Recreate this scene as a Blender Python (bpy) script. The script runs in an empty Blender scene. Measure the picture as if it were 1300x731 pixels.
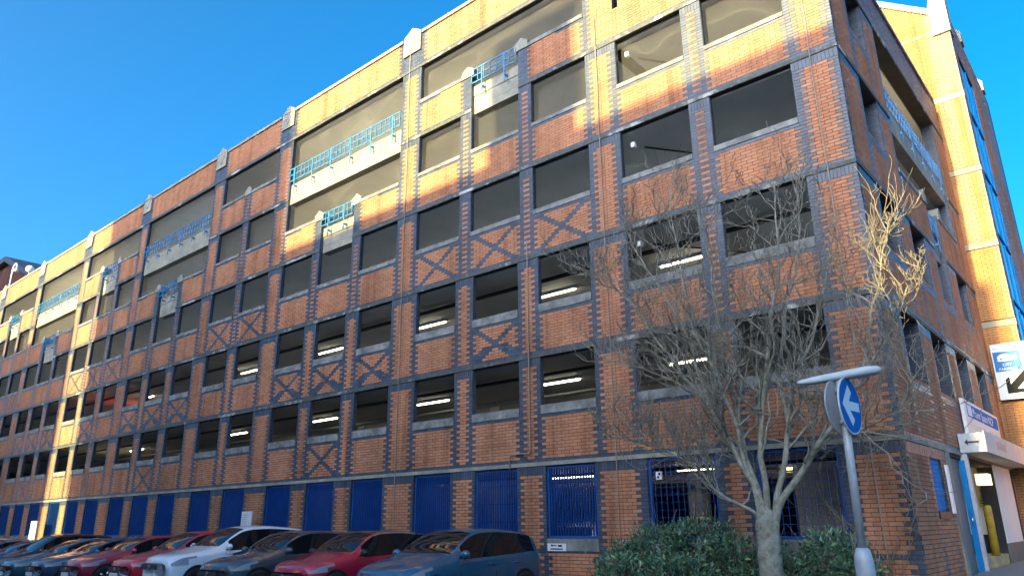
import bpy, bmesh, math, random
import numpy as np
from mathutils import Vector, Matrix, noise
random.seed(7); np.random.seed(7)
SC = bpy.context.scene
COL = SC.collection
R = math.radians

# ------------------------------------------------------------------ camera, sky, sun, exposure
CAM = Vector((3.2261, -13.9294, 1.6)); YAW, PITCH, ROLL, FPX = R(40.5382), R(17.7955), R(-0.6146), 934.65
fwd = Vector((-math.sin(YAW)*math.cos(PITCH), math.cos(YAW)*math.cos(PITCH), math.sin(PITCH)))
rt = Vector((math.cos(YAW), math.sin(YAW), 0)); up = rt.cross(fwd)
r2 = rt*math.cos(ROLL) + up*math.sin(ROLL); u2 = up*math.cos(ROLL) - rt*math.sin(ROLL)
cd = bpy.data.cameras.new('camera'); cam = bpy.data.objects.new('camera', cd); COL.objects.link(cam)
cd.sensor_width = 36; cd.lens = 36*FPX/1300; cd.clip_start = .05; cd.clip_end = 3000
cam.matrix_world = Matrix(((r2.x, u2.x, -fwd.x, CAM.x), (r2.y, u2.y, -fwd.y, CAM.y), (r2.z, u2.z, -fwd.z, CAM.z), (0, 0, 0, 1)))
SC.camera = cam

SUN_EL, SUN_AZ = R(14.0), R(.6)          # sun behind the camera, shining along +Y
W = bpy.data.worlds.new('World'); SC.world = W; W.use_nodes = True
nt = W.node_tree; bg = nt.nodes['Background']
sky = nt.nodes.new('ShaderNodeTexSky'); sky.sky_type = 'NISHITA'; sky.sun_disc = False
sky.sun_elevation = SUN_EL; sky.sun_rotation = math.pi + SUN_AZ
sky.air_density = .45; sky.dust_density = 5.5; sky.ozone_density = 3.5; sky.altitude = 100
hs = nt.nodes.new('ShaderNodeHueSaturation'); hs.inputs['Saturation'].default_value = 1.28; hs.inputs['Hue'].default_value = .484
nt.links.new(sky.outputs[0], hs.inputs['Color']); nt.links.new(hs.outputs[0], bg.inputs[0])
bg.inputs[1].default_value = .15
sl = bpy.data.lights.new('sun', 'SUN'); sl.energy = 4.2; sl.angle = R(.5); sl.color = (1, .77, .33)
so = bpy.data.objects.new('sun', sl); COL.objects.link(so)
SDIR = Vector((math.sin(SUN_AZ)*math.cos(SUN_EL), math.cos(SUN_AZ)*math.cos(SUN_EL), -math.sin(SUN_EL)))
so.rotation_euler = SDIR.to_track_quat('-Z', 'Y').to_euler(); so.location = (0, -30, 60)
SC.view_settings.view_transform = 'Standard'; SC.view_settings.look = 'None'
SC.view_settings.exposure = 2.25; SC.view_settings.gamma = 1
SC.render.engine = 'CYCLES'
SC.cycles.max_bounces = 12; SC.cycles.diffuse_bounces = 7

def proj(p):
    d = Vector(p) - CAM; z = d.dot(fwd)
    if z < .1: return None
    return 650 + FPX*d.dot(r2)/z, 365.5 - FPX*d.dot(u2)/z

# ------------------------------------------------------------------ materials
MATS = {}
def newmat(name):
    m = bpy.data.materials.new(name); m.use_nodes = True; MATS[name] = m
    return m, m.node_tree, m.node_tree.nodes['Principled BSDF']
def N(nt, t, **kw):
    n = nt.nodes.new(t)
    for k, v in kw.items():
        if k.startswith('i_'): n.inputs[k[2:].replace('_', ' ')].default_value = v
        else: setattr(n, k, v)
    return n
def ramp(nt, stops):
    n = nt.nodes.new('ShaderNodeValToRGB'); e = n.color_ramp.elements
    while len(e) < len(stops): e.new(.5)
    for i, (p, c) in enumerate(stops): e[i].position = p; e[i].color = (*c, 1)
    return n
def lk(nt, a, b): nt.links.new(a, b)
def plain(name, col, rough=.6, metal=0, spec=.5, var=.12, scale=6, bump=.0, coat=0, dirt=None, dscale=1.3, dth=(.42, .62)):
    m, nt, b = newmat(name)
    g = N(nt, 'ShaderNodeNewGeometry')
    nz = N(nt, 'ShaderNodeTexNoise', i_Scale=scale, i_Detail=6.0, i_Roughness=.6); lk(nt, g.outputs['Position'], nz.inputs['Vector'])
    rp = ramp(nt, [(.3, tuple(c*(1-var) for c in col)), (.7, tuple(min(1, c*(1+var)) for c in col))])
    lk(nt, nz.outputs['Fac'], rp.inputs[0]); out = rp.outputs[0]
    if dirt:
        n2 = N(nt, 'ShaderNodeTexNoise', i_Scale=dscale, i_Detail=8.0, i_Roughness=.7); lk(nt, g.outputs['Position'], n2.inputs['Vector'])
        r3 = ramp(nt, [(dth[0], (0, 0, 0)), (dth[1], (1, 1, 1))]); lk(nt, n2.outputs['Fac'], r3.inputs[0])
        mx = N(nt, 'ShaderNodeMixRGB'); lk(nt, r3.outputs[0], mx.inputs[0]); lk(nt, out, mx.inputs[1]); mx.inputs[2].default_value = (*dirt, 1); out = mx.outputs[0]
    lk(nt, out, b.inputs['Base Color'])
    b.inputs['Roughness'].default_value = rough; b.inputs['Metallic'].default_value = metal
    b.inputs['Specular IOR Level'].default_value = spec; b.inputs['Coat Weight'].default_value = coat; b.inputs['Coat Roughness'].default_value = .04
    if bump:
        bp = N(nt, 'ShaderNodeBump', i_Strength=bump, i_Distance=.01); n4 = N(nt, 'ShaderNodeTexNoise', i_Scale=scale*8, i_Detail=4.0)
        lk(nt, g.outputs['Position'], n4.inputs['Vector']); lk(nt, n4.outputs['Fac'], bp.inputs['Height']); lk(nt, bp.outputs[0], b.inputs['Normal'])
    return m
def brickmat(name, tones, rough, spec=.4, L=.2285, big=.25, bloom=.14):
    m, nt, b = newmat(name)
    g = N(nt, 'ShaderNodeNewGeometry'); oi = N(nt, 'ShaderNodeObjectInfo')
    ad = N(nt, 'ShaderNodeMath', operation='ADD'); lk(nt, g.outputs['Random Per Island'], ad.inputs[0]); lk(nt, oi.outputs['Random'], ad.inputs[1])
    wn = N(nt, 'ShaderNodeMath', operation='FRACT'); lk(nt, ad.outputs[0], wn.inputs[0])
    rp = ramp(nt, [(i/(len(tones)-1), t) for i, t in enumerate(tones)]); lk(nt, wn.outputs[0], rp.inputs[0])
    nz = N(nt, 'ShaderNodeTexNoise', i_Scale=.55, i_Detail=7.0, i_Roughness=.65); lk(nt, g.outputs['Position'], nz.inputs['Vector'])
    r4 = ramp(nt, [(.3, (1-big,)*3), (.7, (1+big*.6,)*3)]); lk(nt, nz.outputs['Fac'], r4.inputs[0])
    n3 = N(nt, 'ShaderNodeTexNoise', i_Scale=45.0, i_Detail=4.0, i_Roughness=.7); lk(nt, g.outputs['Position'], n3.inputs['Vector'])
    r5 = ramp(nt, [(.25, (.8,)*3), (.75, (1.15,)*3)]); lk(nt, n3.outputs['Fac'], r5.inputs[0])
    m1 = N(nt, 'ShaderNodeMixRGB', blend_type='MULTIPLY'); m1.inputs[0].default_value = 1; lk(nt, rp.outputs[0], m1.inputs[1]); lk(nt, r4.outputs[0], m1.inputs[2])
    m2 = N(nt, 'ShaderNodeMixRGB', blend_type='MULTIPLY'); m2.inputs[0].default_value = 1; lk(nt, m1.outputs[0], m2.inputs[1]); lk(nt, r5.outputs[0], m2.inputs[2])
    mp = N(nt, 'ShaderNodeMapping'); mp.inputs['Scale'].default_value = (2.6, 2.6, .16); lk(nt, g.outputs['Position'], mp.inputs['Vector'])
    n7 = N(nt, 'ShaderNodeTexNoise', i_Scale=1.0, i_Detail=5.0, i_Roughness=.6); lk(nt, mp.outputs[0], n7.inputs['Vector'])
    r7 = ramp(nt, [(.30, (.52,)*3), (.50, (1.0,)*3), (.75, (1.06,)*3)]); lk(nt, n7.outputs['Fac'], r7.inputs[0])
    m7 = N(nt, 'ShaderNodeMixRGB', blend_type='MULTIPLY'); m7.inputs[0].default_value = .8; lk(nt, m2.outputs[0], m7.inputs[1]); lk(nt, r7.outputs[0], m7.inputs[2]); m2 = m7
    # lime bloom: pale salts in irregular patches
    n6 = N(nt, 'ShaderNodeTexNoise', i_Scale=.9, i_Detail=9.0, i_Roughness=.75); lk(nt, g.outputs['Position'], n6.inputs['Vector'])
    r6 = ramp(nt, [(.60, (0, 0, 0)), (.80, (bloom,)*3)]); lk(nt, n6.outputs['Fac'], r6.inputs[0])
    m3 = N(nt, 'ShaderNodeMixRGB'); lk(nt, r6.outputs[0], m3.inputs[0]); lk(nt, m2.outputs[0], m3.inputs[1]); m3.inputs[2].default_value = (.36, .33, .30, 1)
    lk(nt, m3.outputs[0], b.inputs['Base Color']); b.inputs['Roughness'].default_value = rough; b.inputs['Specular IOR Level'].default_value = spec
    bp = N(nt, 'ShaderNodeBump', i_Strength=.35, i_Distance=.004); lk(nt, n3.outputs['Fac'], bp.inputs['Height']); lk(nt, bp.outputs[0], b.inputs['Normal'])
    return m
RED = brickmat('red_brick', [(.39, .165, .088), (.45, .197, .102), (.48, .222, .115), (.41, .172, .094), (.46, .232, .133)], .85, .15)
DARK = brickmat('blue_engineering_brick', [(.036, .052, .078), (.052, .071, .102), (.066, .088, .122), (.044, .061, .090)], .42, .5)
BUFF = brickmat('buff_brick', [(.36, .165, .06), (.42, .20, .075), (.39, .18, .066)], .85, .15)
MORT = plain('mortar', (.035, .033, .032), .95, var=.3, scale=3, bump=.3)
CONC = plain('concrete', (.29, .275, .215), .85, var=.22, scale=3.5, bump=.25, dirt=(.19, .185, .155), dscale=1.1)
BAND = plain('weathered_concrete', (.075, .08, .07), .85, var=.35, scale=9, bump=.3, dirt=(.42, .41, .37), dscale=.8, dth=(.54, .62))
SILL = plain('stained_sill_concrete', (.24, .24, .22), .85, var=.3, scale=5, bump=.3, dirt=(.10, .105, .10), dscale=1.6)
SOFF = plain('painted_concrete', (.76, .74, .65), .8, var=.1, scale=1.2, dirt=(.66, .64, .56), dscale=.5)
SOFF1 = plain('shaded_soffit', (.42, .41, .37), .8, var=.12, scale=1.2)  # lower deck soffit, darker copy: the dimmer light is put into the colour
SOFF2 = plain('lit_soffit', (.84, .82, .74), .8, var=.06, scale=1.2)  # same soffit on upper decks, paler: their brighter light is put into the colour
DECK2 = plain('bounce_deck', (.60, .585, .54), .85, var=.12, scale=2)  # upper deck surface made paler so more light bounces onto the soffits
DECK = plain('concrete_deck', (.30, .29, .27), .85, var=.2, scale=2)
BLUE = plain('blue_paint', (.005, .19, .46), .7, var=.15, scale=4, spec=.2)
NAVY = plain('dark_blue_paint', (.004, .06, .26), .45, var=.2, scale=3)
RAILM = plain('light_blue_paint', (.03, .20, .42), .45, var=.15, scale=5)
GALV = plain('galvanised_steel', (.42, .45, .46), .55, .25, var=.12, scale=14, bump=.1)
ASPH = plain('asphalt', (.05, .05, .052), .9, var=.3, scale=20, bump=.5, dirt=(.065, .065, .066), dscale=.4)
PAVE = plain('paving', (.17, .17, .17), .9, var=.2, scale=12, bump=.3)
KERB = plain('kerb_stone', (.28, .28, .27), .85, var=.2, scale=6, bump=.3)
SOIL = plain('soil', (.05, .04, .03), .95, var=.4, scale=12, bump=.6)
PAINT = plain('road_paint', (.62, .62, .6), .75, var=.15, scale=25)
WHITE = plain('white_enamel', (.72, .74, .76), .4, var=.06, scale=3)
GREY = plain('grey_paint', (.10, .125, .125), .6, var=.15, scale=3)
BLACK = plain('black_plastic', (.012, .012, .013), .5, var=.2, scale=9)
YEL = plain('yellow_paint', (.55, .36, .02), .5, var=.15, scale=6, dirt=(.3, .2, .03), dscale=6)
CABLE = plain('pale_cable', (.26, .22, .17), .6, var=.15, scale=6)
BARK = plain('lichen_bark', (.17, .158, .115), .9, var=.4, scale=14, bump=.6, dirt=(.29, .295, .24), dscale=9)
TWIG = plain('twig_bark', (.23, .205, .155), .85, var=.35, scale=18)
VINE = plain('dry_vine', (.20, .155, .095), .9, var=.3, scale=18)
PLAST = plain('white_render', (.66, .66, .64), .8, var=.06, scale=2, bump=.1)
STONE = plain('pale_render', (.50, .48, .44), .85, var=.1, scale=.7)
SLATE = plain('slate', (.07, .075, .085), .6, var=.25, scale=5)
REDB2 = brickmat('old_red_brick', [(.20, .075, .05), (.26, .10, .065), (.16, .06, .045)], .9, .2)
TYRE = plain('tyre_rubber', (.015, .015, .016), .8)
CHROME = plain('chrome', (.7, .71, .73), .15, 1.0, var=.02)
PALEB = brickmat('sunlit_blue_brick', [(.25, .175, .115), (.29, .20, .13), (.27, .185, .12)], .7, .3)  # dark engineering brick of the tower, its sunlit paleness put into the colour
PLATE = plain('yellow_plate', (.65, .45, .03), .4)
def leafmat(name, a, b2, rough=.4):
    m, nt, b = newmat(name); g = N(nt, 'ShaderNodeNewGeometry')
    rp = ramp(nt, [(0, a), (.6, b2), (.93, tuple(c*1.6 for c in b2)), (.97, (.26, .26, .08))]); lk(nt, g.outputs['Random Per Island'], rp.inputs[0])
    lk(nt, rp.outputs[0], b.inputs['Base Color']); b.inputs['Roughness'].default_value = rough
    return m
LEAF = leafmat('evergreen_leaf', (.028, .072, .042), (.075, .155, .082), .32)
def emit(name, col, s):
    m, nt, b = newmat(name); b.inputs['Base Color'].default_value = (*col, 1)
    b.inputs['Emission Color'].default_value = (*col, 1); b.inputs['Emission Strength'].default_value = s
    return m
TUBE = emit('lit_tube', (1, .93, .72), 3.2)
TUBEY = emit('lit_yellow_tube', (1, .82, .25), 2.6)
LBOX = emit('lit_sign_face', (1, .78, .40), .45)
def glassmat(name, col=(.008, .010, .012), rough=.03):
    m, nt, b = newmat(name); b.inputs['Base Color'].default_value = (*col, 1); b.inputs['Roughness'].default_value = rough
    b.inputs['Specular IOR Level'].default_value = .38; b.inputs['Coat Weight'].default_value = .0; b.inputs['Coat Roughness'].default_value = .02
    return m
GLASS = glassmat('dark_glass'); LAMPG = glassmat('headlight_glass', (.22, .25, .27), .06); REDL = glassmat('red_lens', (.30, .01, .01), .1)
def netmat():
    m, nt, b = newmat('bird_netting'); g = N(nt, 'ShaderNodeNewGeometry')
    wv = N(nt, 'ShaderNodeTexNoise', i_Scale=.45, i_Detail=1.0, i_Distortion=.8); lk(nt, g.outputs['Position'], wv.inputs['Vector'])
    rp = ramp(nt, [(.40, (.05,)*3), (.49, (.06,)*3), (.50, (.09,)*3), (.53, (.065,)*3), (.62, (.05,)*3)]); lk(nt, wv.outputs['Fac'], rp.inputs[0])
    tr = N(nt, 'ShaderNodeBsdfTransparent'); mx = N(nt, 'ShaderNodeMixShader')
    b.inputs['Base Color'].default_value = (.55, .55, .48, 1); b.inputs['Roughness'].default_value = .8
    lk(nt, rp.outputs[0], mx.inputs[0]); lk(nt, tr.outputs[0], mx.inputs[1]); lk(nt, b.outputs[0], mx.inputs[2])
    lk(nt, mx.outputs[0], nt.nodes['Material Output'].inputs['Surface']); return m
NET = netmat()

# ------------------------------------------------------------------ mesh helpers
class MB:
    def __init__(s): s.v = []; s.f = []; s.m = []; s.sm = []
    def face(s, idx, m=0, sm=False): s.f.append(tuple(idx)); s.m.append(m); s.sm.append(sm)
    def box(s, a, b, m=0):
        x0, y0, z0 = a; x1, y1, z1 = b; n = len(s.v)
        s.v += [(x0, y0, z0), (x1, y0, z0), (x1, y1, z0), (x0, y1, z0), (x0, y0, z1), (x1, y0, z1), (x1, y1, z1), (x0, y1, z1)]
        for q in ((0, 3, 2, 1), (4, 5, 6, 7), (0, 1, 5, 4), (1, 2, 6, 5), (2, 3, 7, 6), (3, 0, 4, 7)): s.face([n+i for i in q], m)
        return s
    def prism(s, pts, d, m=0, c=True):
        """polygon of 3-D points extruded by vector d"""
        n = len(s.v); k = len(pts); d = Vector(d)
        s.v += [tuple(p) for p in pts] + [tuple(Vector(p)+d) for p in pts]
        s.face(range(n+k-1, n-1, -1), m); s.face(range(n+k, n+2*k), m)
        for i in range(k): j = (i+1) % k; s.face((n+i, n+j, n+k+j, n+k+i), m)
        return s
    def tube(s, pts, rad, k=6, m=0, cap=True):
        pts = [Vector(p) for p in pts]; rings = []
        if not hasattr(rad, '__len__'): rad = [rad]*len(pts)
        prev = None
        for i, p in enumerate(pts):
            t = (pts[min(i+1, len(pts)-1)] - pts[max(i-1, 0)]).normalized()
            if prev is None: a = t.orthogonal().normalized()
            else:
                a = prev - t*prev.dot(t)
                a = a.normalized() if a.length > 1e-5 else t.orthogonal().normalized()
            prev = a; b = t.cross(a); n = len(s.v)
            for j in range(k):
                an = 2*math.pi*j/k; s.v.append(tuple(p + (a*math.cos(an) + b*math.sin(an))*rad[i]))
            rings.append(n)
        for i in range(len(rings)-1):
            for j in range(k):
                q = (j+1) % k; s.face((rings[i]+j, rings[i]+q, rings[i+1]+q, rings[i+1]+j), m, True)
        if cap:
            s.face([rings[0]+j for j in range(k-1, -1, -1)], m); s.face([rings[-1]+j for j in range(k)], m)
        return s
    def build(s, name, mats, parent=None, loc=None):
        me = bpy.data.meshes.new(name); me.from_pydata(s.v, [], s.f)
        for mm in (mats if isinstance(mats, (list, tuple)) else [mats]): me.materials.append(mm)
        me.polygons.foreach_set('material_index', s.m); me.polygons.foreach_set('use_smooth', s.sm); me.update()
        o = bpy.data.objects.new(name, me); COL.objects.link(o)
        if parent: o.parent = parent
        if loc: o.location = loc
        return o
def fbox(name, a, b, mat, parent=None, bev=0):
    m = MB(); a = list(a); b = list(b)
    m.box([min(p, q) for p, q in zip(a, b)], [max(p, q) for p, q in zip(a, b)])
    return m.build(name, mat, parent)
def tag(o, label=None, cat=None, group=None, kind=None):
    for k, v in (('label', label), ('category', cat), ('group', group), ('kind', kind)):
        if v: o[k] = v
    return o
def empty(name, loc=(0, 0, 0), rz=0):
    o = bpy.data.objects.new(name, None); COL.objects.link(o); o.location = loc; o.rotation_euler = (0, 0, rz); o.empty_display_size = .3
    return o
def instance(me, name, loc, parent, rz=0):
    o = bpy.data.objects.new(name, me); COL.objects.link(o); o.location = loc; o.rotation_euler = (0, 0, rz)
    if parent: o.parent = parent
    return o

# ------------------------------------------------------------------ ground
def gz(x, y):
    a = min(1, max(0, (y+6)/11)); b = min(1, max(0, (x+3)/3.5)); a = a*a*(3-2*a); b = b*b*(3-2*b)
    c = min(1, max(0, (-14-x)/16)); c = c*c*(3-2*c)
    return .08 + .44*a*b - .26*c
def sheet(name, x0, x1, y0, y1, nx, ny, dz, mat, kind='structure'):
    m = MB()
    for j in range(ny+1):
        for i in range(nx+1):
            x = x0+(x1-x0)*i/nx; y = y0+(y1-y0)*j/ny; m.v.append((x, y, gz(x, y)+dz))
    for j in range(ny):
        for i in range(nx): a = j*(nx+1)+i; m.face((a, a+1, a+nx+2, a+nx+1), 0, True)
    return tag(m.build(name, mat), kind=kind)
m = MB()
xs = [-1500, -400, -150] + [-90+3*i for i in range(31)] + [.5+1.5*i for i in range(16)] + [60, 200, 600, 1500]
ys = [-1500, -400, -120] + [-60+3*i for i in range(15)] + [-15+1.25*i for i in range(29)] + [40, 90, 300, 1500]
xs = sorted(set(xs)); ys = sorted(set(ys))
for y in ys:
    for x in xs: m.v.append((x, y, gz(x, y)))
for j in range(len(ys)-1):
    for i in range(len(xs)-1): a = j*len(xs)+i; m.face((a, a+1, a+len(xs)+1, a+len(xs)), 0, True)
tag(m.build('ground', ASPH), kind='structure')
sheet('pavement', .02, 2.6, -2.6, 24, 4, 26, .10, PAVE)
m = MB()
for i in range(26):
    y0 = -2.6+26.6*i/26; y1 = -2.6+26.6*(i+1)/26
    z0, z1 = gz(2.7, y0), gz(2.7, y1); n = len(m.v)
    m.v += [(2.6, y0, z0-.1), (2.74, y0, z0-.1), (2.74, y0, z0+.104), (2.6, y0, z0+.104), (2.6, y1-.01, z1-.1), (2.74, y1-.01, z1-.1), (2.74, y1-.01, z1+.104), (2.6, y1-.01, z1+.104)]
    for q in ((0, 1, 2, 3), (7, 6, 5, 4), (3, 2, 6, 7), (1, 5, 6, 2), (0, 3, 7, 4)): m.face([n+k for k in q])
tag(m.build('kerb', KERB), kind='structure')
sheet('planting_bed', -5.9, -.02, -3.3, -.02, 8, 4, .12, SOIL)
m = MB()
for a, b in (((-6.02, -3.42), (-.02, -3.3)), ((-6.02, -3.3), (-5.9, -.02))): m.box((a[0], a[1], -.1), (b[0], b[1], .25))
tag(m.build('bed_kerb', KERB), kind='structure')
m = MB()
for i in range(13):
    x = -6.5-2.4*i-.05; n = len(m.v)
    for xx, yy in ((x, -5.6), (x+.1, -5.6), (x+.1, -.4), (x, -.4)): m.v.append((xx, yy, gz(xx, yy)+.006))
    m.face((n, n+1, n+2, n+3))
tag(m.build('bay_markings', PAINT), kind='structure')

# ------------------------------------------------------------------ brick facades
CH = .0745
B = [3.0 + 2.6075*k for k in range(6)]
BP = {}          # store of bricks: lists of arrays
class Facade:
    """plane: u along the wall, z up, d inward; fn maps (u,z,d) to xyz"""
    def __init__(s, fn, flip): s.fn = fn; s.flip = flip; s.rects = []; s.holes = []; s.nobrick = []; s.bricks = []; s.grid = []
    def spans(s, z, holes):
        iv = [(a, b) for a, b, z0, z1 in s.rects if z0 <= z < z1]
        for (h0, h1, z0, z1) in holes:
            if z0 <= z < z1:
                out = []
                for a, b in iv:
                    if h1 <= a or h0 >= b: out.append((a, b)); continue
                    if h0 > a + 1e-4: out.append((a, h0))
                    if h1 < b - 1e-4: out.append((h1, b))
                iv = out
        return iv
    def core(s, mb, d0=.006, d1=.34):
        zs = sorted({round(z, 4) for r in s.rects+s.holes for z in r[2:]})
        act = {}
        def put(a, b, z0, z1):
            P = [s.fn(u, z, d) for u, z, d in ((a, z0, d0), (b, z0, d0), (b, z0, d1), (a, z0, d1), (a, z1, d0), (b, z1, d0), (b, z1, d1), (a, z1, d1))]
            n = len(mb.v); mb.v += P
            for q in ((0, 3, 2, 1), (4, 5, 6, 7), (0, 1, 5, 4), (1, 2, 6, 5), (2, 3, 7, 6), (3, 0, 4, 7)):
                mb.face([n+i for i in (q if not s.flip else q[::-1])])
        for i in range(len(zs)-1):
            zm = (zs[i]+zs[i+1])/2; cur = {(round(a, 4), round(b, 4)) for a, b in s.spans(zm, s.holes)}
            for k in list(act):
                if k not in cur: put(k[0], k[1], act.pop(k), zs[i])
            for k in cur:
                if k not in act: act[k] = zs[i]
        for k, z0 in act.items(): put(k[0], k[1], z0, zs[-1])
    def lay(s, z_lo, z_hi, cls, gridfn, ends=()):
        n0 = int(math.floor((z_lo-3.0)/CH+1e-4)); n1 = int(math.ceil((z_hi-3.0)/CH-1e-4))
        hs_ = s.holes+s.nobrick
        for n in range(n0, n1):
            z0 = 3.0+n*CH; z1 = z0+CH; zm = z0+CH/2
            for a, b in s.spans(zm, hs_):
                for (g0, g1, org, L) in gridfn(a, b):
                    k = math.ceil((g0-org)/L - .5*(n % 2) + .22); cuts = [g0]
                    while True:
                        c = org + (k+.5*(n % 2))*L
                        if c > g1-.2*L: break
                        if c > cuts[-1]+.05: cuts.append(c)
                        k += 1
                    cuts.append(g1)
                    for p, q in zip(cuts[:-1], cuts[1:]):
                        if q-p < .02: continue
                        t = cls((p+q)/2, zm, n)
                        if t < 0: continue
                        s.bricks.append((p, q, z0, z1, t))
    def soldiers(s, z0, z1):
        for a, b in s.spans((z0+z1)/2, s.holes+s.nobrick):
            n = max(1, round((b-a)/.0762)); w = (b-a)/n
            for i in range(n): s.bricks.append((a+i*w, a+(i+1)*w, z0, z1, 1))
J = .0056
def brick_mesh(name, facades, mats, parent, skip=None):
    V = []; MI = []; F = []; base = 0
    for fi, fc in enumerate(facades):
        arr = np.array([b for i, b in enumerate(fc.bricks) if not (skip and (fi, i) in skip)])
        if not len(arr): continue
        u0, u1, z0, z1, t = arr.T; n = len(arr)
        u0 = u0+J; u1 = u1-J; z0 = z0+J; z1 = z1-J
        pr_ = (np.random.rand(n)-.5)*.003
        C = []
        for (uu, zz, dd) in ((u0, z0, pr_), (u1, z0, pr_), (u1, z1, pr_), (u0, z1, pr_), (u0, z0, pr_*0+.0075), (u1, z0, pr_*0+.0075), (u1, z1, pr_*0+.0075), (u0, z1, pr_*0+.0075)):
            x, y, z = fc.fn(uu, zz, dd); C.append(np.stack([np.broadcast_to(x, n), np.broadcast_to(y, n), np.broadcast_to(z, n)], 1))
        v = np.stack(C, 1).reshape(-1, 3); V.append(v)
        q = np.array([(0, 1, 2, 3), (0, 4, 5, 1), (1, 5, 6, 2), (2, 6, 7, 3), (3, 7, 4, 0)])
        if fc.flip: q = q[:, ::-1]
        f = (np.arange(n)[:, None, None]*8 + q[None] + base).reshape(-1, 4); F.append(f); MI.append(np.repeat(t.astype(int), 5)); base += n*8
    V = np.concatenate(V); F = np.concatenate(F); MI = np.concatenate(MI)
    me = bpy.data.meshes.new(name); me.vertices.add(len(V)); me.vertices.foreach_set('co', V.ravel().astype(np.float32))
    me.loops.add(F.size); me.loops.foreach_set('vertex_index', F.ravel().astype(np.int32))
    me.polygons.add(len(F)); me.polygons.foreach_set('loop_start', np.arange(0, F.size, 4, dtype=np.int32))
    for mm in mats: me.materials.append(mm)
    me.polygons.foreach_set('material_index', MI.astype(np.int32)); me.polygons.foreach_set('use_smooth', np.zeros(len(F), dtype=bool)); me.update(calc_edges=True); me.validate()
    o = bpy.data.objects.new(name, me); COL.objects.link(o); o.parent = parent
    return tag(o, kind='stuff')

cp = empty('car_park_building'); tag(cp, 'long six storey red brick car park with dark blue brick patterns and open decks', 'car park')
def part(name, mb, mat, parent=None): return mb.build(name, mat, parent or cp)

XL = -61.7; HI = -5.16
PIERS = [-.47, -5.64, -12.94, -20.24, -25.40, -32.62, -39.85, -47.12, -54.4, -61.7]
TYPES = ['corner', 'M5', 'W5', 'C', 'W5', 'M5', 'W5', 'M5', 'W5']
SILLT = {0: 1.29, 1: 4.33, 2: 6.86, 3: 9.47, 4: 12.05, 5: 14.67}
SILLB = {0: 1.03, 1: 3.0+15*CH, 2: B[1]+14*CH, 3: B[2]+15*CH, 4: B[3]+15*CH, 5: B[4]+15*CH}
front = Facade(lambda u, z, d: (u, d, z), False)
front.rects = [(XL, 0, -.4, 14.30), (XL, HI, 14.30, 17.23), (-5.0, 0, 14.30, B[4]+15*CH)]
JAMBS = {k: [] for k in range(6)}; XPAN = []; DARKCOL = []; GRID = []
WIN = []      # every window: (bay, k, u0, u1, z0, z1, mid)
SOLCUT = {k: [] for k in range(6)}
rails = []; concs = []; caps = []; nets = []
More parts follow.
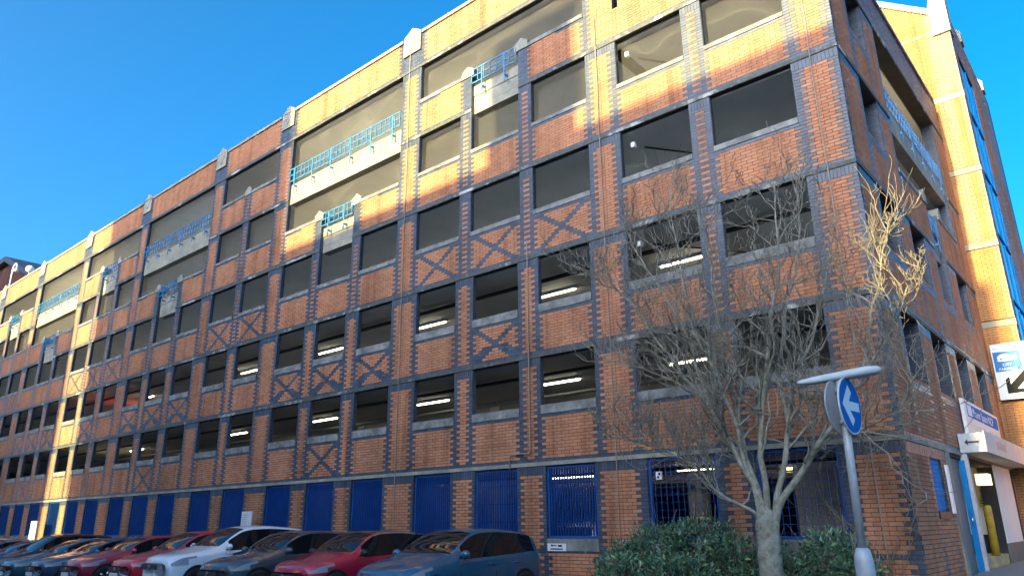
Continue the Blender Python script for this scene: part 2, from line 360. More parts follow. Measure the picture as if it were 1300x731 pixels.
def bay_layout(fac, bay, typ, m, edges, L, cents, widths, sign=1, levels=(0, 1, 2, 3, 4, 5)):
    """openings of one bay. edges=(u_lo,u_hi) pier edges of full-width openings"""
    wide = None; mot = None
    if typ == 'W5': wide, mot = 5, 4
    elif typ == 'M5': mot = 5
    elif typ == 'W4': wide, mot = 4, 3
    for k in levels:
        top = B[k]-.10; zs = SILLT[k]
        if k == wide:
            fac.holes.append((edges[0], edges[1], B[k-1]-.23, top)); SOLCUT[k-1].append((edges[0], edges[1]))
            concs.append((fac, edges[0], edges[1], B[k-1]-.22, B[k-1]+.60, .08)); rails.append((fac, edges[0]+.02, edges[1]-.02, B[k-1]+.70, B[k-1]+1.2, True))
            JAMBS[k] += [(fac, edges[0], -1), (fac, edges[1], 1)]; nets.append((fac, edges[0], edges[1], B[k-1]+.6, top, k))
        elif k == mot:
            t2 = top if wide is None else B[k]-.23
            fac.holes.append((edges[0], edges[1], zs, t2))
            hw = 4*L
            fac.holes.append((m-hw, m+hw, B[k-1]-.10, zs+.001))
            concs.append((fac, m-hw, m+hw, B[k-1]-.135, B[k-1]+.098, .126)); concs.append((fac, m-hw, m+hw, B[k-1]+.10, B[k-1]+.45, .12)); concs.append((fac, m-hw, m+hw, B[k-1]+.462, B[k-1]+.80, .10))
            rails.append((fac, m-hw+.03, m+hw-.03, B[k-1]+.84, B[k-1]+1.30, False))
            fac.nobrick.append((edges[0], edges[1], SILLB[k], zs+.003))
            for s in (-1, 1):
                caps.append((fac, m+s*(hw+L*.62), zs, L*1.1)); DARKCOL.append((fac, m+s*(hw+L*.6), L*1.1, B[k-1], zs))
                a, b = (m+hw+L*1.2, edges[1]) if s > 0 else (edges[0], m-hw-L*1.2)
                SILLS.append((fac, a, b, SILLB[k], zs, .03))
            JAMBS[k] += [(fac, edges[0], -1), (fac, edges[1], 1)]; nets.append((fac, edges[0], edges[1], zs, t2, k))
            SOLCUT[k-1].append((m-hw, m+hw))
        elif typ == 'C' and k == 5:
            fac.holes.append((edges[0], edges[1], zs, top)); fac.nobrick.append((edges[0], edges[1], SILLB[k], zs+.003))
            caps.append((fac, m, zs, L*1.1)); DARKCOL.append((fac, m, L*1.1, B[4], zs))
            SILLS.append((fac, edges[0], m-L*1.2, SILLB[k], zs, .03)); SILLS.append((fac, m+L*1.2, edges[1], SILLB[k], zs, .03))
            JAMBS[k] += [(fac, edges[0], -1), (fac, edges[1], 1)]
        else:
            for i, c in enumerate(cents):
                hw = widths[k]*L/2; t2 = top
                if mot is not None and k == mot-1 and abs(c-m) < .1: t2 = B[k]+.10
                if wide is not None and k == wide-1: continue
                fac.holes.append((c-hw, c+hw, zs, t2)); fac.nobrick.append((c-hw, c+hw, SILLB[k], zs+.003))
                SILLS.append((fac, c-hw, c+hw, SILLB[k], zs, .02))
                JAMBS[k] += [(fac, c-hw, -1), (fac, c+hw, 1)]; WIN.append((bay, k, c-hw, c+hw, zs, t2, c))
                if k >= 3: nets.append((fac, c-hw, c+hw, zs, t2, k))
SILLS = []
WID = {0: 6.2, 1: 7, 2: 7, 3: 8, 4: 8, 5: 8}
for i, typ in enumerate(TYPES):
    hi, lo = PIERS[i], PIERS[i+1]; m = (hi+lo)/2
    if i == 0: m = -3.05; L = .2365; cents = [m+5*L, m-5*L]; wid = {0: 6.6, 1: 7.4, 2: 7.7, 3: 7.8, 4: 7.8}; lv = (0, 1, 2, 3, 4)
    elif typ == 'C': L = .2310; cents = [m+5*L, m-5*L]; wid = WID; lv = (0, 1, 2, 3, 4, 5)
    else: L = .2285; cents = [m+10*L, m, m-10*L]; wid = WID; lv = (0, 1, 2, 3, 4, 5)
    e = (min(cents)-4*L, max(cents)+4*L)
    bay_layout(front, i, typ, m, e, L, cents, wid, levels=lv)
    GRID.append((lo if i < 8 else XL, hi if i else 0, m, L))
    pat = {'M5': {3: 'all', 2: 'mid'}, 'W5': {2: 'all', 1: 'mid'}, 'C': {3: 'all'}}.get(typ, {})
    for k, w in pat.items():
        for c in cents:
            if w == 'all' or abs(c-m) < .1: XPAN.append((c, 3.7*L, (B[k-1]+CH+SILLB[k]-CH)/2, (SILLB[k]-B[k-1])/2-.02))
for k in range(5): front.nobrick.append((XL, 0, B[k]-.09, B[k]))
front.nobrick.append((XL, HI, B[5]-.09, B[5]))
for k in range(6): front.nobrick.append((XL, 0, B[k]-4*CH, B[k]-.0901))      # soldier course zone
# pier caps on the parapet
for P in PIERS[1:]: front.nobrick.append((P-.42, P+.42, 16.62, 17.3))

def front_grid(a, b):
    out = []
    for lo, hi, m, L in GRID:
        p, q = max(a, lo), min(b, hi)
        if q-p > .02: out.append((p, q, m, L))
    return out
JL = {k: sorted((u, s) for f, u, s in v if f is front) for k, v in JAMBS.items()}
def front_cls(u, z, n):
    k = 0 if z < B[0] else min(6, int((z-3.0)/2.6075)+1)
    nb = n % 35
    if k <= 5:
        if k > 0 and nb == 0: return 1
        kk = {0: None, 1: 14, 2: 13, 3: 14, 4: 14, 5: 14}[k]
        near = False
        for j, s in JL[k]:
            if abs(u-j) < .9:
                t = (u-j)*s
                if -.03 < t < .8*.2285: near = True
        if k == 0 and .955 < z < 1.03: return 1
        for f, c, hw, z0, z1 in DARKCOL:
            if f is front and abs(u-c) < hw and z0 < z < z1: return 0 if (abs(u-c) < .07 and n % 2) else 1
        if near: return 1
        if kk and nb in (kk,):
            for j, s in JL[k]:
                if (u-j)*s < 0 and abs(u-j) < 1.0: return 1
        for c, a, zc, h in XPAN:
            du, dz = abs(u-c), abs(z-zc)
            if du < a and dz < h+.03 and abs(du/a - dz/h) < .19: return 1
        for P in PIERS[1:]:
            if abs(u-P) < .05 and False: return 1
        if u > -.30+(.10 if n % 2 else 0): return 1
        return 0
    if nb == 0 and z < B[5]+CH: return 1
    for P in PIERS[1:]:
        if abs(u-P) < .60 and (z < 16.62 or abs(u-P) < .58): return 1
    return 0
front.lay(-.35, 17.23, front_cls, front_grid)
for k in range(6):
    sv = front.nobrick; front.nobrick = [(a, b, B[k]-1, B[k]+1) for a, b in SOLCUT[k]]
    if k < 5 or True: front.soldiers(B[k]-4*CH, B[k]-.092)
    front.nobrick = sv

# ---- side facade (plane X=0, u = Y)
side = Facade(lambda u, z, d: (-d, u, z), False)
YE = 11.5
side.rects = [(0, YE, -.4, B[4]+15*CH), (10.45, YE, 14.54, 14.9)]
sc_ = [2.08, 4.53, 6.98, 9.43]
SJ = {k: [] for k in range(6)}
for k in range(0, 5):
    top = B[k]-.10
    for i, c in enumerate(sc_):
        if k == 0: continue
        if k in (3, 4) and i > 0: continue
        hw = .68 if k < 3 else .66; z0 = {1: 4.22, 2: 6.80, 3: 9.44, 4: 12.0}[k]
        t2 = B[k]+.10 if (k == 2 and i == 2) else top
        side.holes.append((c-hw, c+hw, z0, t2)); SJ[k] += [(c-hw, -1), (c+hw, 1)]
e = (3.78, 10.05); m_ = 6.98
side.holes.append((e[0], e[1], B[3]-.23, B[4]-.10)); concs.append((side, e[0], e[1], B[3]-.22, B[3]+.42, .08)); rails.append((side, e[0]+.02, e[1]-.02, B[3]+.44, B[3]+.98, True))
side.holes.append((e[0], e[1], 9.47, B[3]-.23)); side.holes.append((m_-.66, m_+.66, B[2]-.10, 9.471))
concs.append((side, m_-.66, m_+.66, B[2]-.135, B[2]+.098, .126)); concs.append((side, m_-.66, m_+.66, B[2]+.10, B[2]+.5, .12)); rails.append((side, m_-.62, m_+.62, B[2]+.6, B[2]+1.1, False))
side.nobrick.append((e[0], e[1], SILLB[3], 9.473))
for s_ in (-1, 1):
    caps.append((side, m_+s_*.83, 9.47, .17)); a_, b_ = (m_+1.0, e[1]) if s_ > 0 else (e[0], m_-1.0); SILLS.append((side, a_, b_, SILLB[3], 9.47, .02))
SJ[3] += [(e[0], -1), (e[1], 1)]; SJ[4] += [(e[0], -1), (e[1], 1)]
# ground openings on the side: shuttered window, then the entrance lobby
side.holes += [(1.65, 2.55, 1.75, 2.80), (3.32, 8.25, -.4, 2.83), (10.72, 11.2, -.4, 2.83)]
SJ[0] += [(1.65, -1), (2.55, 1)]
side.nobrick += [(0, YE, B[k]-.09, B[k]) for k in range(5)] + [(0, YE, B[k]-4*CH, B[k]-.0901) for k in range(5)]
side.nobrick += [(3.05, 3.32, -.4, 2.83), (8.25, 10.72, -.4, 2.83)]
def side_cls(u, z, n):
    k = 0 if z < B[0] else min(5, int((z-3.0)/2.6075)+1); nb = n % 35
    if k > 0 and nb == 0: return 1
    for j, s in SJ.get(k, []):
        if -.03 < (u-j)*s < .12: return 1
        if k and (u-j)*s < 0 and abs(u-j) < .68 and nb in (13, 14): return 1
    if u < .16 + (.10 if n % 2 else 0): return 1
    if k == 5: return 1 if (n*7+int(u*9)) % 3 else 0
    return 0
side.lay(-.35, B[4]+15*CH, side_cls, lambda a, b: [(a, b, .06, .2285)])
for k in range(5): side.nobrick = [(x for x in ())] and [h for h in side.nobrick if h[3]-h[2] > .4]; side.soldiers(B[k]-4*CH, B[k]-.092)
side.bricks = [b for b in side.bricks if not (b[4] == 1 and b[3]-b[2] > .1 and (3.05 < (b[0]+b[1])/2 < 10.72) and b[2] < 3)]

# ---- reveals: brick jambs that face the viewer
reveals = []
def reveal_x(X0, z0, z1, d=.125):
    f = Facade(lambda u, z, dd, X0=X0: (X0-dd+.0055, u, z), False); f.rects = [(.012, d, z0, z1)]
    f.lay(z0, z1, lambda u, z, n: 1 if 3.0+n*CH >= z0-.01 and 3.0+(n+1)*CH <= z1+.03 else -1, lambda a, b: [(a, b, 0, .225)]); reveals.append(f)
for h in front.holes:
    if h[3]-h[2] > .6 and h[2] > 0 and h[0] > -45: reveal_x(h[0], h[2], h[3])
def reveal_y(Y0, z0, z1, d=.34):
    f = Facade(lambda u, z, dd, Y0=Y0: (u, Y0+dd-.0055, z), False); f.rects = [(-d, -.012, z0, z1)]
    f.lay(z0, z1, lambda u, z, n: 1 if 3.0+n*CH >= z0-.01 and 3.0+(n+1)*CH <= z1+.03 else -1, lambda a, b: [(a, b, 0, .225)]); reveals.append(f)
for h in side.holes:
    if h[3]-h[2] > .6 and h[2] > 0: reveal_y(h[1], h[2], h[3])

# ---- pick the 300 bricks that show largest; they become single bricks
cand = []
for fi, fc in enumerate((front, side)):
    for bi, (u0, u1, z0, z1, t) in enumerate(fc.bricks):
        if u0 < -8: continue
        a = proj(fc.fn(u0, z0, 0)); b = proj(fc.fn(u1, z1, 0))
        if not a or not b: continue
        cx, cy = (a[0]+b[0])/2, (a[1]+b[1])/2
        if not (4 < cx < 1296 and 4 < cy < 727): continue
        if fi == 0 and -5.3 < u0 < -.85 and z0 < 1.5: continue
        cand.append((max(abs(a[0]-b[0]), 1)*max(4, abs(a[1]-b[1])) * (1 if fi == 0 else .5), fi, bi))
cand.sort(reverse=True); chosen = cand[:300]
skip = {(fi, bi) for _, fi, bi in chosen}
cache = {}
for _, fi, bi in chosen:
    u0, u1, z0, z1, t = (front, side)[fi].bricks[bi]
    w, h = round(u1-u0-2*J, 3), round(z1-z0-2*J, 3); key = (w, h, t, fi)
    if key not in cache:
        mb = MB(); e_ = .0015
        if fi == 0:
            mb.v = [(-w/2+e_, 0, -h/2+e_), (w/2-e_, 0, -h/2+e_), (w/2-e_, 0, h/2-e_), (-w/2+e_, 0, h/2-e_), (-w/2, .002, -h/2), (w/2, .002, -h/2), (w/2, .002, h/2), (-w/2, .002, h/2), (-w/2, .1, -h/2), (w/2, .1, -h/2), (w/2, .1, h/2), (-w/2, .1, h/2)]
        else:
            mb.v = [(0, -w/2+e_, -h/2+e_), (0, w/2-e_, -h/2+e_), (0, w/2-e_, h/2-e_), (0, -w/2+e_, h/2-e_), (-.002, -w/2, -h/2), (-.002, w/2, -h/2), (-.002, w/2, h/2), (-.002, -w/2, h/2), (-.1, -w/2, -h/2), (-.1, w/2, -h/2), (-.1, w/2, h/2), (-.1, -w/2, h/2)]
        mb.face((0, 1, 2, 3))
        for r in (0, 4):
            for i in range(4): mb.face((r+i, r+4+i, r+4+(i+1) % 4, r+(i+1) % 4))
        me = bpy.data.meshes.new('brick'); me.from_pydata(mb.v, [], mb.f); me.materials.append(DARK if t else RED); cache[key] = me
    jit = random.uniform(-.0015, .0015)
    instance(cache[key], 'brick', (front if fi == 0 else side).fn((u0+u1)/2, (z0+z1)/2, jit), cp)
brick_mesh('brickwork', [front, side] + reveals, [RED, DARK], cp, skip)
core = MB(); front.core(core, .006, .13); side.rects[0] = (.13, YE, -.4, B[4]+15*CH); side.core(core, .006, .34)
core.box((-5.5, .35, 13.3), (-5.17, 11.4, 17.2))          # end wall of the higher part
part('wall_core', core, MORT)

# ---- concrete bands, slabs, sills, parapets
for k in range(6):
    x1 = .018 if k < 5 else HI
    segs = [(XL, x1)]
    for a, b in SOLCUT[k]:
        segs = [t for p, q in segs for t in ((p, min(q, a)), (max(p, b), q)) if t[1]-t[0] > .01] if True else segs
    cuts = [P for P in PIERS[1:-1]]
    segs = [t for p, q in segs for t in zip([p]+[c for c in sorted(cuts) if p < c < q], [c for c in sorted(cuts) if p < c < q]+[q])]
    for p, q in segs: part('concrete_band', MB().box((p+.003, -.022, B[k]-.09), (q-.003, .14, B[k])), BAND if k else CONC)
    if k < 5:
        ss = [(.15, YE)]
        if k == 3: ss = [(.15, 3.78), (10.05, YE)]
        if k == 2: ss = [(.15, 6.32), (7.64, YE)]
        for p, q in ss: part('concrete_band', MB().box((-.345, max(p, .15), B[k]-.09), (.022, q, B[k])), BAND if k else CONC)
    zc = B[k]-.125
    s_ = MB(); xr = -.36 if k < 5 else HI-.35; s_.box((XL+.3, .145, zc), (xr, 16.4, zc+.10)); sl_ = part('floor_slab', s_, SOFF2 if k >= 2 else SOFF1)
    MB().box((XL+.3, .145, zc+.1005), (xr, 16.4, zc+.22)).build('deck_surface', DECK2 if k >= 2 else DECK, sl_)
fl = MB(); fl.box((XL+.3, .145, .05), (-.36, 16.2, .22)); part('ground_floor', fl, DECK)
bw = MB(); bw.box((XL+.3, 16.0, 0), (-3.45, 16.3, B[1]+3.6)); bw.box((XL, .35, 0), (XL+.3, 16.3, 17.2)); bw.box((-3.44, YE, 0), (-3.405, 16.3, 14.4))
for k in (4, 5): bw.box((XL+.3, 16.0, B[k-1]-.3), (-3.45, 16.3, B[k-1]+1.05))
for i in range(9): x = -6.2-7.1*i; bw.box((x-.3, 16.0, B[1]+3.61), (x+.3, 16.299, B[5]-.13)); part('inner_wall', bw, SOFF)
sill_cache = {}
for f, a, b, z0, z1, pj in SILLS:
    mb = MB(); w = b-a; key = (f is front, round(w, 3), round(z1-z0, 3))
    if key not in sill_cache:
        h = z1-z0-.004; P = [(0, -pj, 0), (0, .20, 0), (0, .20, h+.01), (0, -pj, h)]
        mb.prism(P, (w, 0, 0)) if f is front else mb.prism([(-y, 0, z) for x, y, z in P], (0, w, 0))
        me = bpy.data.meshes.new('window_sill'); me.from_pydata(mb.v, [], mb.f); me.materials.append(SILL); sill_cache[key] = me
    instance(sill_cache[key], 'window_sill', f.fn(a, z0+.002, 0), cp)
for i in range(1, 9):
    a, b = PIERS[i+1]+.47, (PIERS[i]-.47)
    mb = MB(); mb.prism([(a, -.06, 17.23), (a, .42, 17.23), (a, .42, 17.33), (a, .18, 17.37), (a, -.06, 17.34)], (b-a, 0, 0)); part('parapet_coping', mb, CONC)
mb = MB(); mb.prism([(-4.99, -.05, 14.55), (-4.99, .40, 14.55), (-4.99, .40, 14.64), (-4.99, -.05, 14.66)], (5.03, 0, 0)); part('parapet_coping', mb, SILL)
mb = MB(); mb.prism([(.05, .41, 14.55), (.05, 10.45, 14.55), (.05, 10.45, 14.66), (.05, .41, 14.66)], (-.45, 0, 0)); part('parapet_coping', mb, SILL)
for P in PIERS[1:]:
    mb = MB(); mb.prism([(P-.42, -.06, 16.62), (P+.42, -.06, 16.62), (P+.42, -.06, 17.36), (P, -.06, 17.62), (P-.42, -.06, 17.36)], (0, .5, 0))
    cpn = part('pier_cap', mb, CONC)
    g = MB()
    for p, q in (((P-.34, 17.25), (P, 16.78)), ((P+.34, 17.25), (P, 16.78)), ((P-.40, 17.30), (P+.40, 17.30))): g.tube([(p[0], -.062, p[1]), (q[0], -.062, q[1])], .012, 4)
    g.build('groove', SILL, cpn)
for f, c, z, hw in caps:
    mb = MB(); h0 = .10; P = [(c-hw, z-.12), (c+hw, z-.12), (c+hw, z+h0), (c, z+h0+.16), (c-hw, z+h0)]
    if f is front: mb.prism([f.fn(u, zz, -.035) for u, zz in P], (0, .40, 0))
    else: mb.prism([f.fn(u, zz, -.035) for u, zz in P], (-.40, 0, 0))
    part('gable_cap', mb, CONC)
for f, a, b, z0, z1, d in concs:
    mb = MB(); p = f.fn(a+.003, z0, d); q = f.fn(b-.003, z1, d+.28); mb.box([min(x, y) for x, y in zip(p, q)], [max(x, y) for x, y in zip(p, q)])
    part('concrete_spandrel', mb, CONC)
barc = {}
for f, a, b, z0, z1, wide in rails:
    mb = MB()
    def bx(mm, u0, u1, za, zb, d0=-.03, d1=.0):
        if f is side: d0 += .10; d1 += .10
        p = f.fn(u0, za, d0); q = f.fn(u1, zb, d1); mm.box([min(x, y) for x, y in zip(p, q)], [max(x, y) for x, y in zip(p, q)])
    zm = (z0+z1)/2
    for zz in (z0, zm, z1): bx(mb, a, b, zz-.016, zz+.016)
    rail = part('railing', mb, RAILM)
    n = max(2, round((b-a)/.245)); w = (b-a)/n
    key = (f is front, round(z1-z0, 3))
    if key not in barc:
        h = (z1-z0)/2-.017; q = MB(); (q.box((-.012, -.012, -h), (.012, .012, h)) if f is front else q.box((-.012, -.012, -h), (.012, .012, h)))
        me = bpy.data.meshes.new('rail_bar'); me.from_pydata(q.v, [], q.f); me.materials.append(RAILM); barc[key] = me
    for i in range(n+1): instance(barc[key], 'rail_bar', f.fn(a+.015+i*(b-a-.03)/n, zm, -.043 if f is front else .055), rail)
    nb_ = max(2, round((b-a)/1.0)); 
    for i in range(nb_):
        u = a+(b-a)*(i+.5)/nb_ if not wide else a+.35+(b-a-.7)*i/(nb_-1); st = MB()
        bx(st, u-.022, u+.022, z0-.36, z1+.0, -.068, -.057); bx(st, u-.02, u+.02, z0-.30, z0-.24, -.056, .13)
        p = [f.fn(uu, zz, -.070 if f is front else .022) for uu, zz in ((u-.05, z0-.36), (u+.05, z0-.36), (u, z0-.50))]
        st.prism(p, (0, .02, 0) if f is front else (-.02, 0, 0)); st.build('bracket', RAILM, rail)
for f, a, b, z0, z1, k in nets:
    if f is front and (a > -21 or k >= 4) and a > -50 and k >= 4:
        mb = MB(); mb.v = [f.fn(u, z, .30) for u, z in ((a, z0), (b, z0), (b, z1), (a, z1))]; mb.face((0, 1, 2, 3)); part('bird_net', mb, NET)

# ---- ground floor security grilles
for bay, k, u0, u1, z0, z1, c in WIN:
    if k: continue
    mb = MB(); bz0, bz1 = z0+.01, z1-.01
    for p, q in ((u0+.01, u0+.06), (u1-.06, u1-.01)): mb.box((p, .055, bz0), (q, .115, bz1))
    for z in (bz0, bz1-.05): mb.box((u0+.062, .056, z), (u1-.062, .114, z+.05))
    g = part('security_grille', mb, NAVY)
    w = u1-u0-.14; hh = bz1-bz0-.104; big = bay == 0
    if ('v', big) not in barc:
        q = MB(); q.box((-.005, .08, 0), (.005, .09, hh)) if big else q.box((-.006, .06, 0), (.006, .12, hh))
        me = bpy.data.meshes.new('bar'); me.from_pydata(q.v, [], q.f); me.materials.append(NAVY); barc[('v', big)] = me
    n = 11 if big else 17
    for i in range(n): instance(barc[('v', big)], 'bar', (u0+.07+w*(i+.5)/n, 0, bz0+.052), g)
    for i in range(10 if big else 3):
        z = bz0+.1+i*.15 if big else bz0+.35+i*.42
        (MB().box((u0+.063, .091, z), (u1-.063, .097, z+.008)) if big else MB().box((u0+.063, .1205, z), (u1-.063, .1305, z+.02))).build('cross_bar', NAVY, g)

# ---- inside: columns, strip lights
colm = bpy.data.meshes.new('column'); t = MB().box((-.22, -.22, 0), (.22, .22, 2.26)); colm.from_pydata(t.v, [], t.f); colm.materials.append(SOFF)
for P in (-5.6, -12.9, -20.2, -27.5, -34.8, -42.1, -49.4):
    for k, z in enumerate([.22] + [b+.095 for b in B[:5]]):
        for y in (5.2, 14.5):
            if P > -6 and k == 5: continue
            o = instance(colm, 'column', (P-.9, y, z), cp)
            o.scale = (1, 1, (B[k]-.125-z)/2.26*.999)
tubes = [(1, -14.27), (1, -9.15), (1, -20.06), (1, -26.27), (1, -35.94), (1, -4.88), (2, -14.46), (2, -9.18), (2, -20.0), (2, -35.6), (2, -25.7), (2, -4.93), (0, -8.61), (0, -14.1), (0, -20.7), (0, -27.4), (0, -4.73)]
tl = [(k, x, 2.5 if k else 2.2, TUBE) for k, x in tubes] + [(0, -35.6, 15.2, TUBE), (0, -10.9, 15.2, TUBE), (0, -7.1, 15.2, TUBE), (0, -2.76, 3.6, TUBEY)]
for k, x, y, mt in tl:
    zc = B[k]-.127
    f = fbox('strip_light', (x-.8, y-.06, zc-.075), (x+.8, y+.06, zc), WHITE, cp)
    mb = MB(); mb.tube([(x-.74, y, zc-.10), (x+.74, y, zc-.10)], .024, 8); mb.build('tube', mt, f)
for k in range(0, 6):
    zc = B[k]-.126; xr = -.5 if k < 5 else -5.8
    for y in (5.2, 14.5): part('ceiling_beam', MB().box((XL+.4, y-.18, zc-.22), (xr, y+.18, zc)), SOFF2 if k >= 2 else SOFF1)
    part('sprinkler_pipe', MB().tube([(XL+.4, 3.5, zc-.22), (xr, 3.5, zc-.22)], .04, 8), GALV)
    if k < 3: part('cable_tray', MB().box((XL+.4, 1.15, zc-.16), (xr, 1.30, zc-.10)), BLACK)
# surface conduit bars below the ceilings, seen as dark lines through the openings
for k in (3, 4, 2):
    mb = MB(); mb.tube([(-5.0, .9, B[k]-.20), (-3.4, 3.2, B[k]-.20)], .025, 6); part('ceiling_conduit', mb, BLACK)
    mb = MB(); mb.box((-5.08, .36, B[k]-.40), (-4.98, .46, B[k]-.27)); part('junction_box', mb, WHITE)

# ---- cables and pipes on the face
for x, z0, z1 in ((-13.02, .3, 17.6), (-5.72, .3, 14.3), (-.52, .3, 14.5)):
    mb = MB(); pts = [(x+random.uniform(-.012, .012), -.042, z0+(z1-z0)*i/14) for i in range(15)]; mb.tube(pts, .013, 5); part('lightning_conductor', mb, CABLE)
mb = MB(); mb.tube([(-8.12, -.05, 8.65), (-8.13, -.05, 6), (-8.12, -.05, 3.28), (-8.14, -.05, 3.22), (-8.75, -.05, 3.22), (-8.78, -.05, 3.18), (-8.78, -.05, 2.86)], .015, 7); part('waste_pipe', mb, CABLE)

# ---- details of the side elevation
mb = MB(); mb.box((-.10, 1.66, 1.76), (-.05, 2.54, 2.79)); sh = part('shutter', mb, BLUE)
mb = MB()
for i in range(12): mb.box((-.0495, 1.68, 1.79+i*.082), (-.040, 2.52, 1.86+i*.082))
tag(mb.build('shutter_slats', BLUE, sh), kind='stuff')
mb = MB(); mb.box((-.14, 1.66, 1.62), (.02, 2.54, 1.748)); part('shutter_sill', mb, BLACK)
mb = MB(); mb.box((.016, 2.70, 1.72), (.06, 2.84, 2.62)); part('white_board', mb, WHITE)
mb = MB(); mb.box((-.34, 3.05, .2), (.03, 3.32, 2.905)); part('concrete_jamb', mb, CONC)
mb = MB(); mb.box((-.12, 3.33, .3), (-.05, 4.42, 2.82)); part('grey_panel', mb, GREY)
mb = MB(); mb.box((-.04, 4.44, .50), (.06, 4.52, 2.80)); dl = part('blue_door', mb, BLUE)
mb = MB(); mb.tube([(.03, 4.435, 1.5), (.03, 4.40, 1.5), (.03, 4.40, 1.66), (.03, 4.435, 1.66)], .012, 6); mb.build('handle', CHROME, dl)
mb = MB(); mb.box((-.02, 4.56, .45), (.12, 4.70, 2.95)); part('canopy_post', mb, GALV)
# canopy
cn = MB(); cn.box((.03, 4.5, 2.96), (.50, 11.42, 3.36)); can = part('canopy', cn, GALV)
fa = MB(); fa.box((.502, 4.5, 2.95), (.525, 11.42, 3.40)); fas = fa.build('fascia', plain('cream_fascia', (.62, .50, .40), .6, var=.15, scale=3, dirt=(.5, .5, .48), dscale=1), can)
ar = MB(); ar.prism([(.13, 4.492, 3.17), (.20, 4.492, 3.235), (.20, 4.492, 3.19), (.40, 4.492, 3.19), (.40, 4.492, 3.15), (.20, 4.492, 3.15), (.20, 4.492, 3.105)], (0, -.006, 0)); ar.build('arrow', BLACK, can)
# lobby behind the canopy
mb = MB(); mb.box((-3.2, 3.4, .3), (-3.1, 11, 2.86)); mb.box((-3.1, 3.34, .3), (-.31, 3.40, 2.86)); part('lobby_wall', mb, PLAST)
mb = MB(); mb.box((-3.09, 3.42, .45), (-3.06, 10.9, 1.25)); part('lobby_dado', mb, GREY)
mb = MB(); mb.box((-3.1, 3.4, .3), (-.02, 11.2, .56)); part('lobby_floor', mb, PAVE)
mb = MB(); mb.box((-2.6, 8.38, 1.25), (-.275, 8.46, 2.86)); part('lobby_partition', mb, SOFF)
mb = MB(); mb.box((-2.6, 8.375, .56), (-.275, 8.46, 1.248)); part('lobby_dado', mb, BLACK)
mb = MB(); mb.box((-.272, 8.37, .56), (-.068, 8.47, 2.8)); part('lobby_door', mb, BLACK)
mb = MB(); mb.box((-.06, 8.26, 1.05), (.02, 10.72, 2.90)); pl = part('white_pillar', mb, PLAST)
mb = MB(); mb.box((-.065, 8.255, .3), (.03, 10.725, 1.048)); mb.build('dark_base', GREY, pl)
mb = MB(); mb.box((-.25, 10.74, .4), (-.18, 11.18, 2.8)); part('glass_door', mb, GLASS)
mb = MB(); mb.box((-.02, 10.735, .4), (.03, 10.80, 2.82)); part('door_frame', mb, BLACK)
mb = MB(); mb.box((-.5, 6.35, .56), (.0, 8.1, .82)); part('yellow_step', mb, plain('worn_yellow_step', (.42, .34, .12), .8, var=.3, scale=7, dirt=(.25, .24, .2), dscale=5))
lb = MB(); lb.box((-.28, 7.45, 2.40), (-.01, 7.9, 2.66)); lbo = part('light_box', lb, LBOX)
hg = MB()
for x in (-.22, -.07): hg.tube([(x, 7.65, 2.661), (x, 7.65, 2.86)], .010, 5)
hg.build('hanger', BLACK, lbo)

def text(body, size, loc, rot, mat, name, parent, extr=.002, align='CENTER', sx=1.0):
    c = bpy.data.curves.new(name, 'FONT'); c.body = body; c.size = size; c.extrude = extr; c.align_x = align; c.align_y = 'CENTER'
    o = bpy.data.objects.new(name, c); COL.objects.link(o); dg = bpy.context.evaluated_depsgraph_get()
    me = bpy.data.meshes.new_from_object(o.evaluated_get(dg)); bpy.data.objects.remove(o)
    me.name = name; me.materials.clear(); me.materials.append(mat)
    o = bpy.data.objects.new(name, me); COL.objects.link(o); o.location = loc; o.rotation_euler = rot; o.scale = (sx, 1, 1)
    if parent: o.parent = parent
    return o
SIGNW = plain('sign_white', (.60, .62, .62), .45, var=.05, scale=2)
SIGNB = plain('sign_blue', (.003, .12, .42), .75, spec=.15, var=.06, scale=2)
SIGNC = plain('sign_cyan', (.003, .13, .36), .6, var=.05, scale=2)
SIGNK = plain('sign_black', (.004, .006, .008), .7, spec=.2)
INKG = plain('sign_grey_ink', (.33, .34, .36), .6)
INKR = plain('faded_red_ink', (.55, .27, .22), .6)
INKY = plain('sign_yellow_green', (.50, .52, .18), .5)
def strokes(name, parent, mat, x_of, n, w, h, seed):
    """rows of small marks: lettering too small to read in the picture"""
    rnd = random.Random(seed); mb = MB(); u = 0
    for i in range(n):
        k = rnd.choice((0, 1, 2)); hh = h*rnd.uniform(.7, 1)
        for dx, dz, ww, h2 in ((0, 0, .22, hh), (.35, 0 if k else hh*.75, .4, hh*.22), (.35, hh*.4 if k == 1 else 0, .3, hh*.2)):
            a = x_of((i+dx)*w, dz); b = x_of((i+dx+ww)*w, dz+h2)
            mb.box([min(p, q) for p, q in zip(a[0], b[1])], [max(p, q) for p, q in zip(a[0], b[1])])
    return mb.build(name, mat, parent)
def sg(u, z, x=.0): return ((x, u, z), (x+.003, u, z))
# faded lettering on the canopy fascia
text('ENTRANCE', .26, (.527, 6.5, 3.17), (R(90), 0, R(90)), INKR, 'lettering', fas, .001)
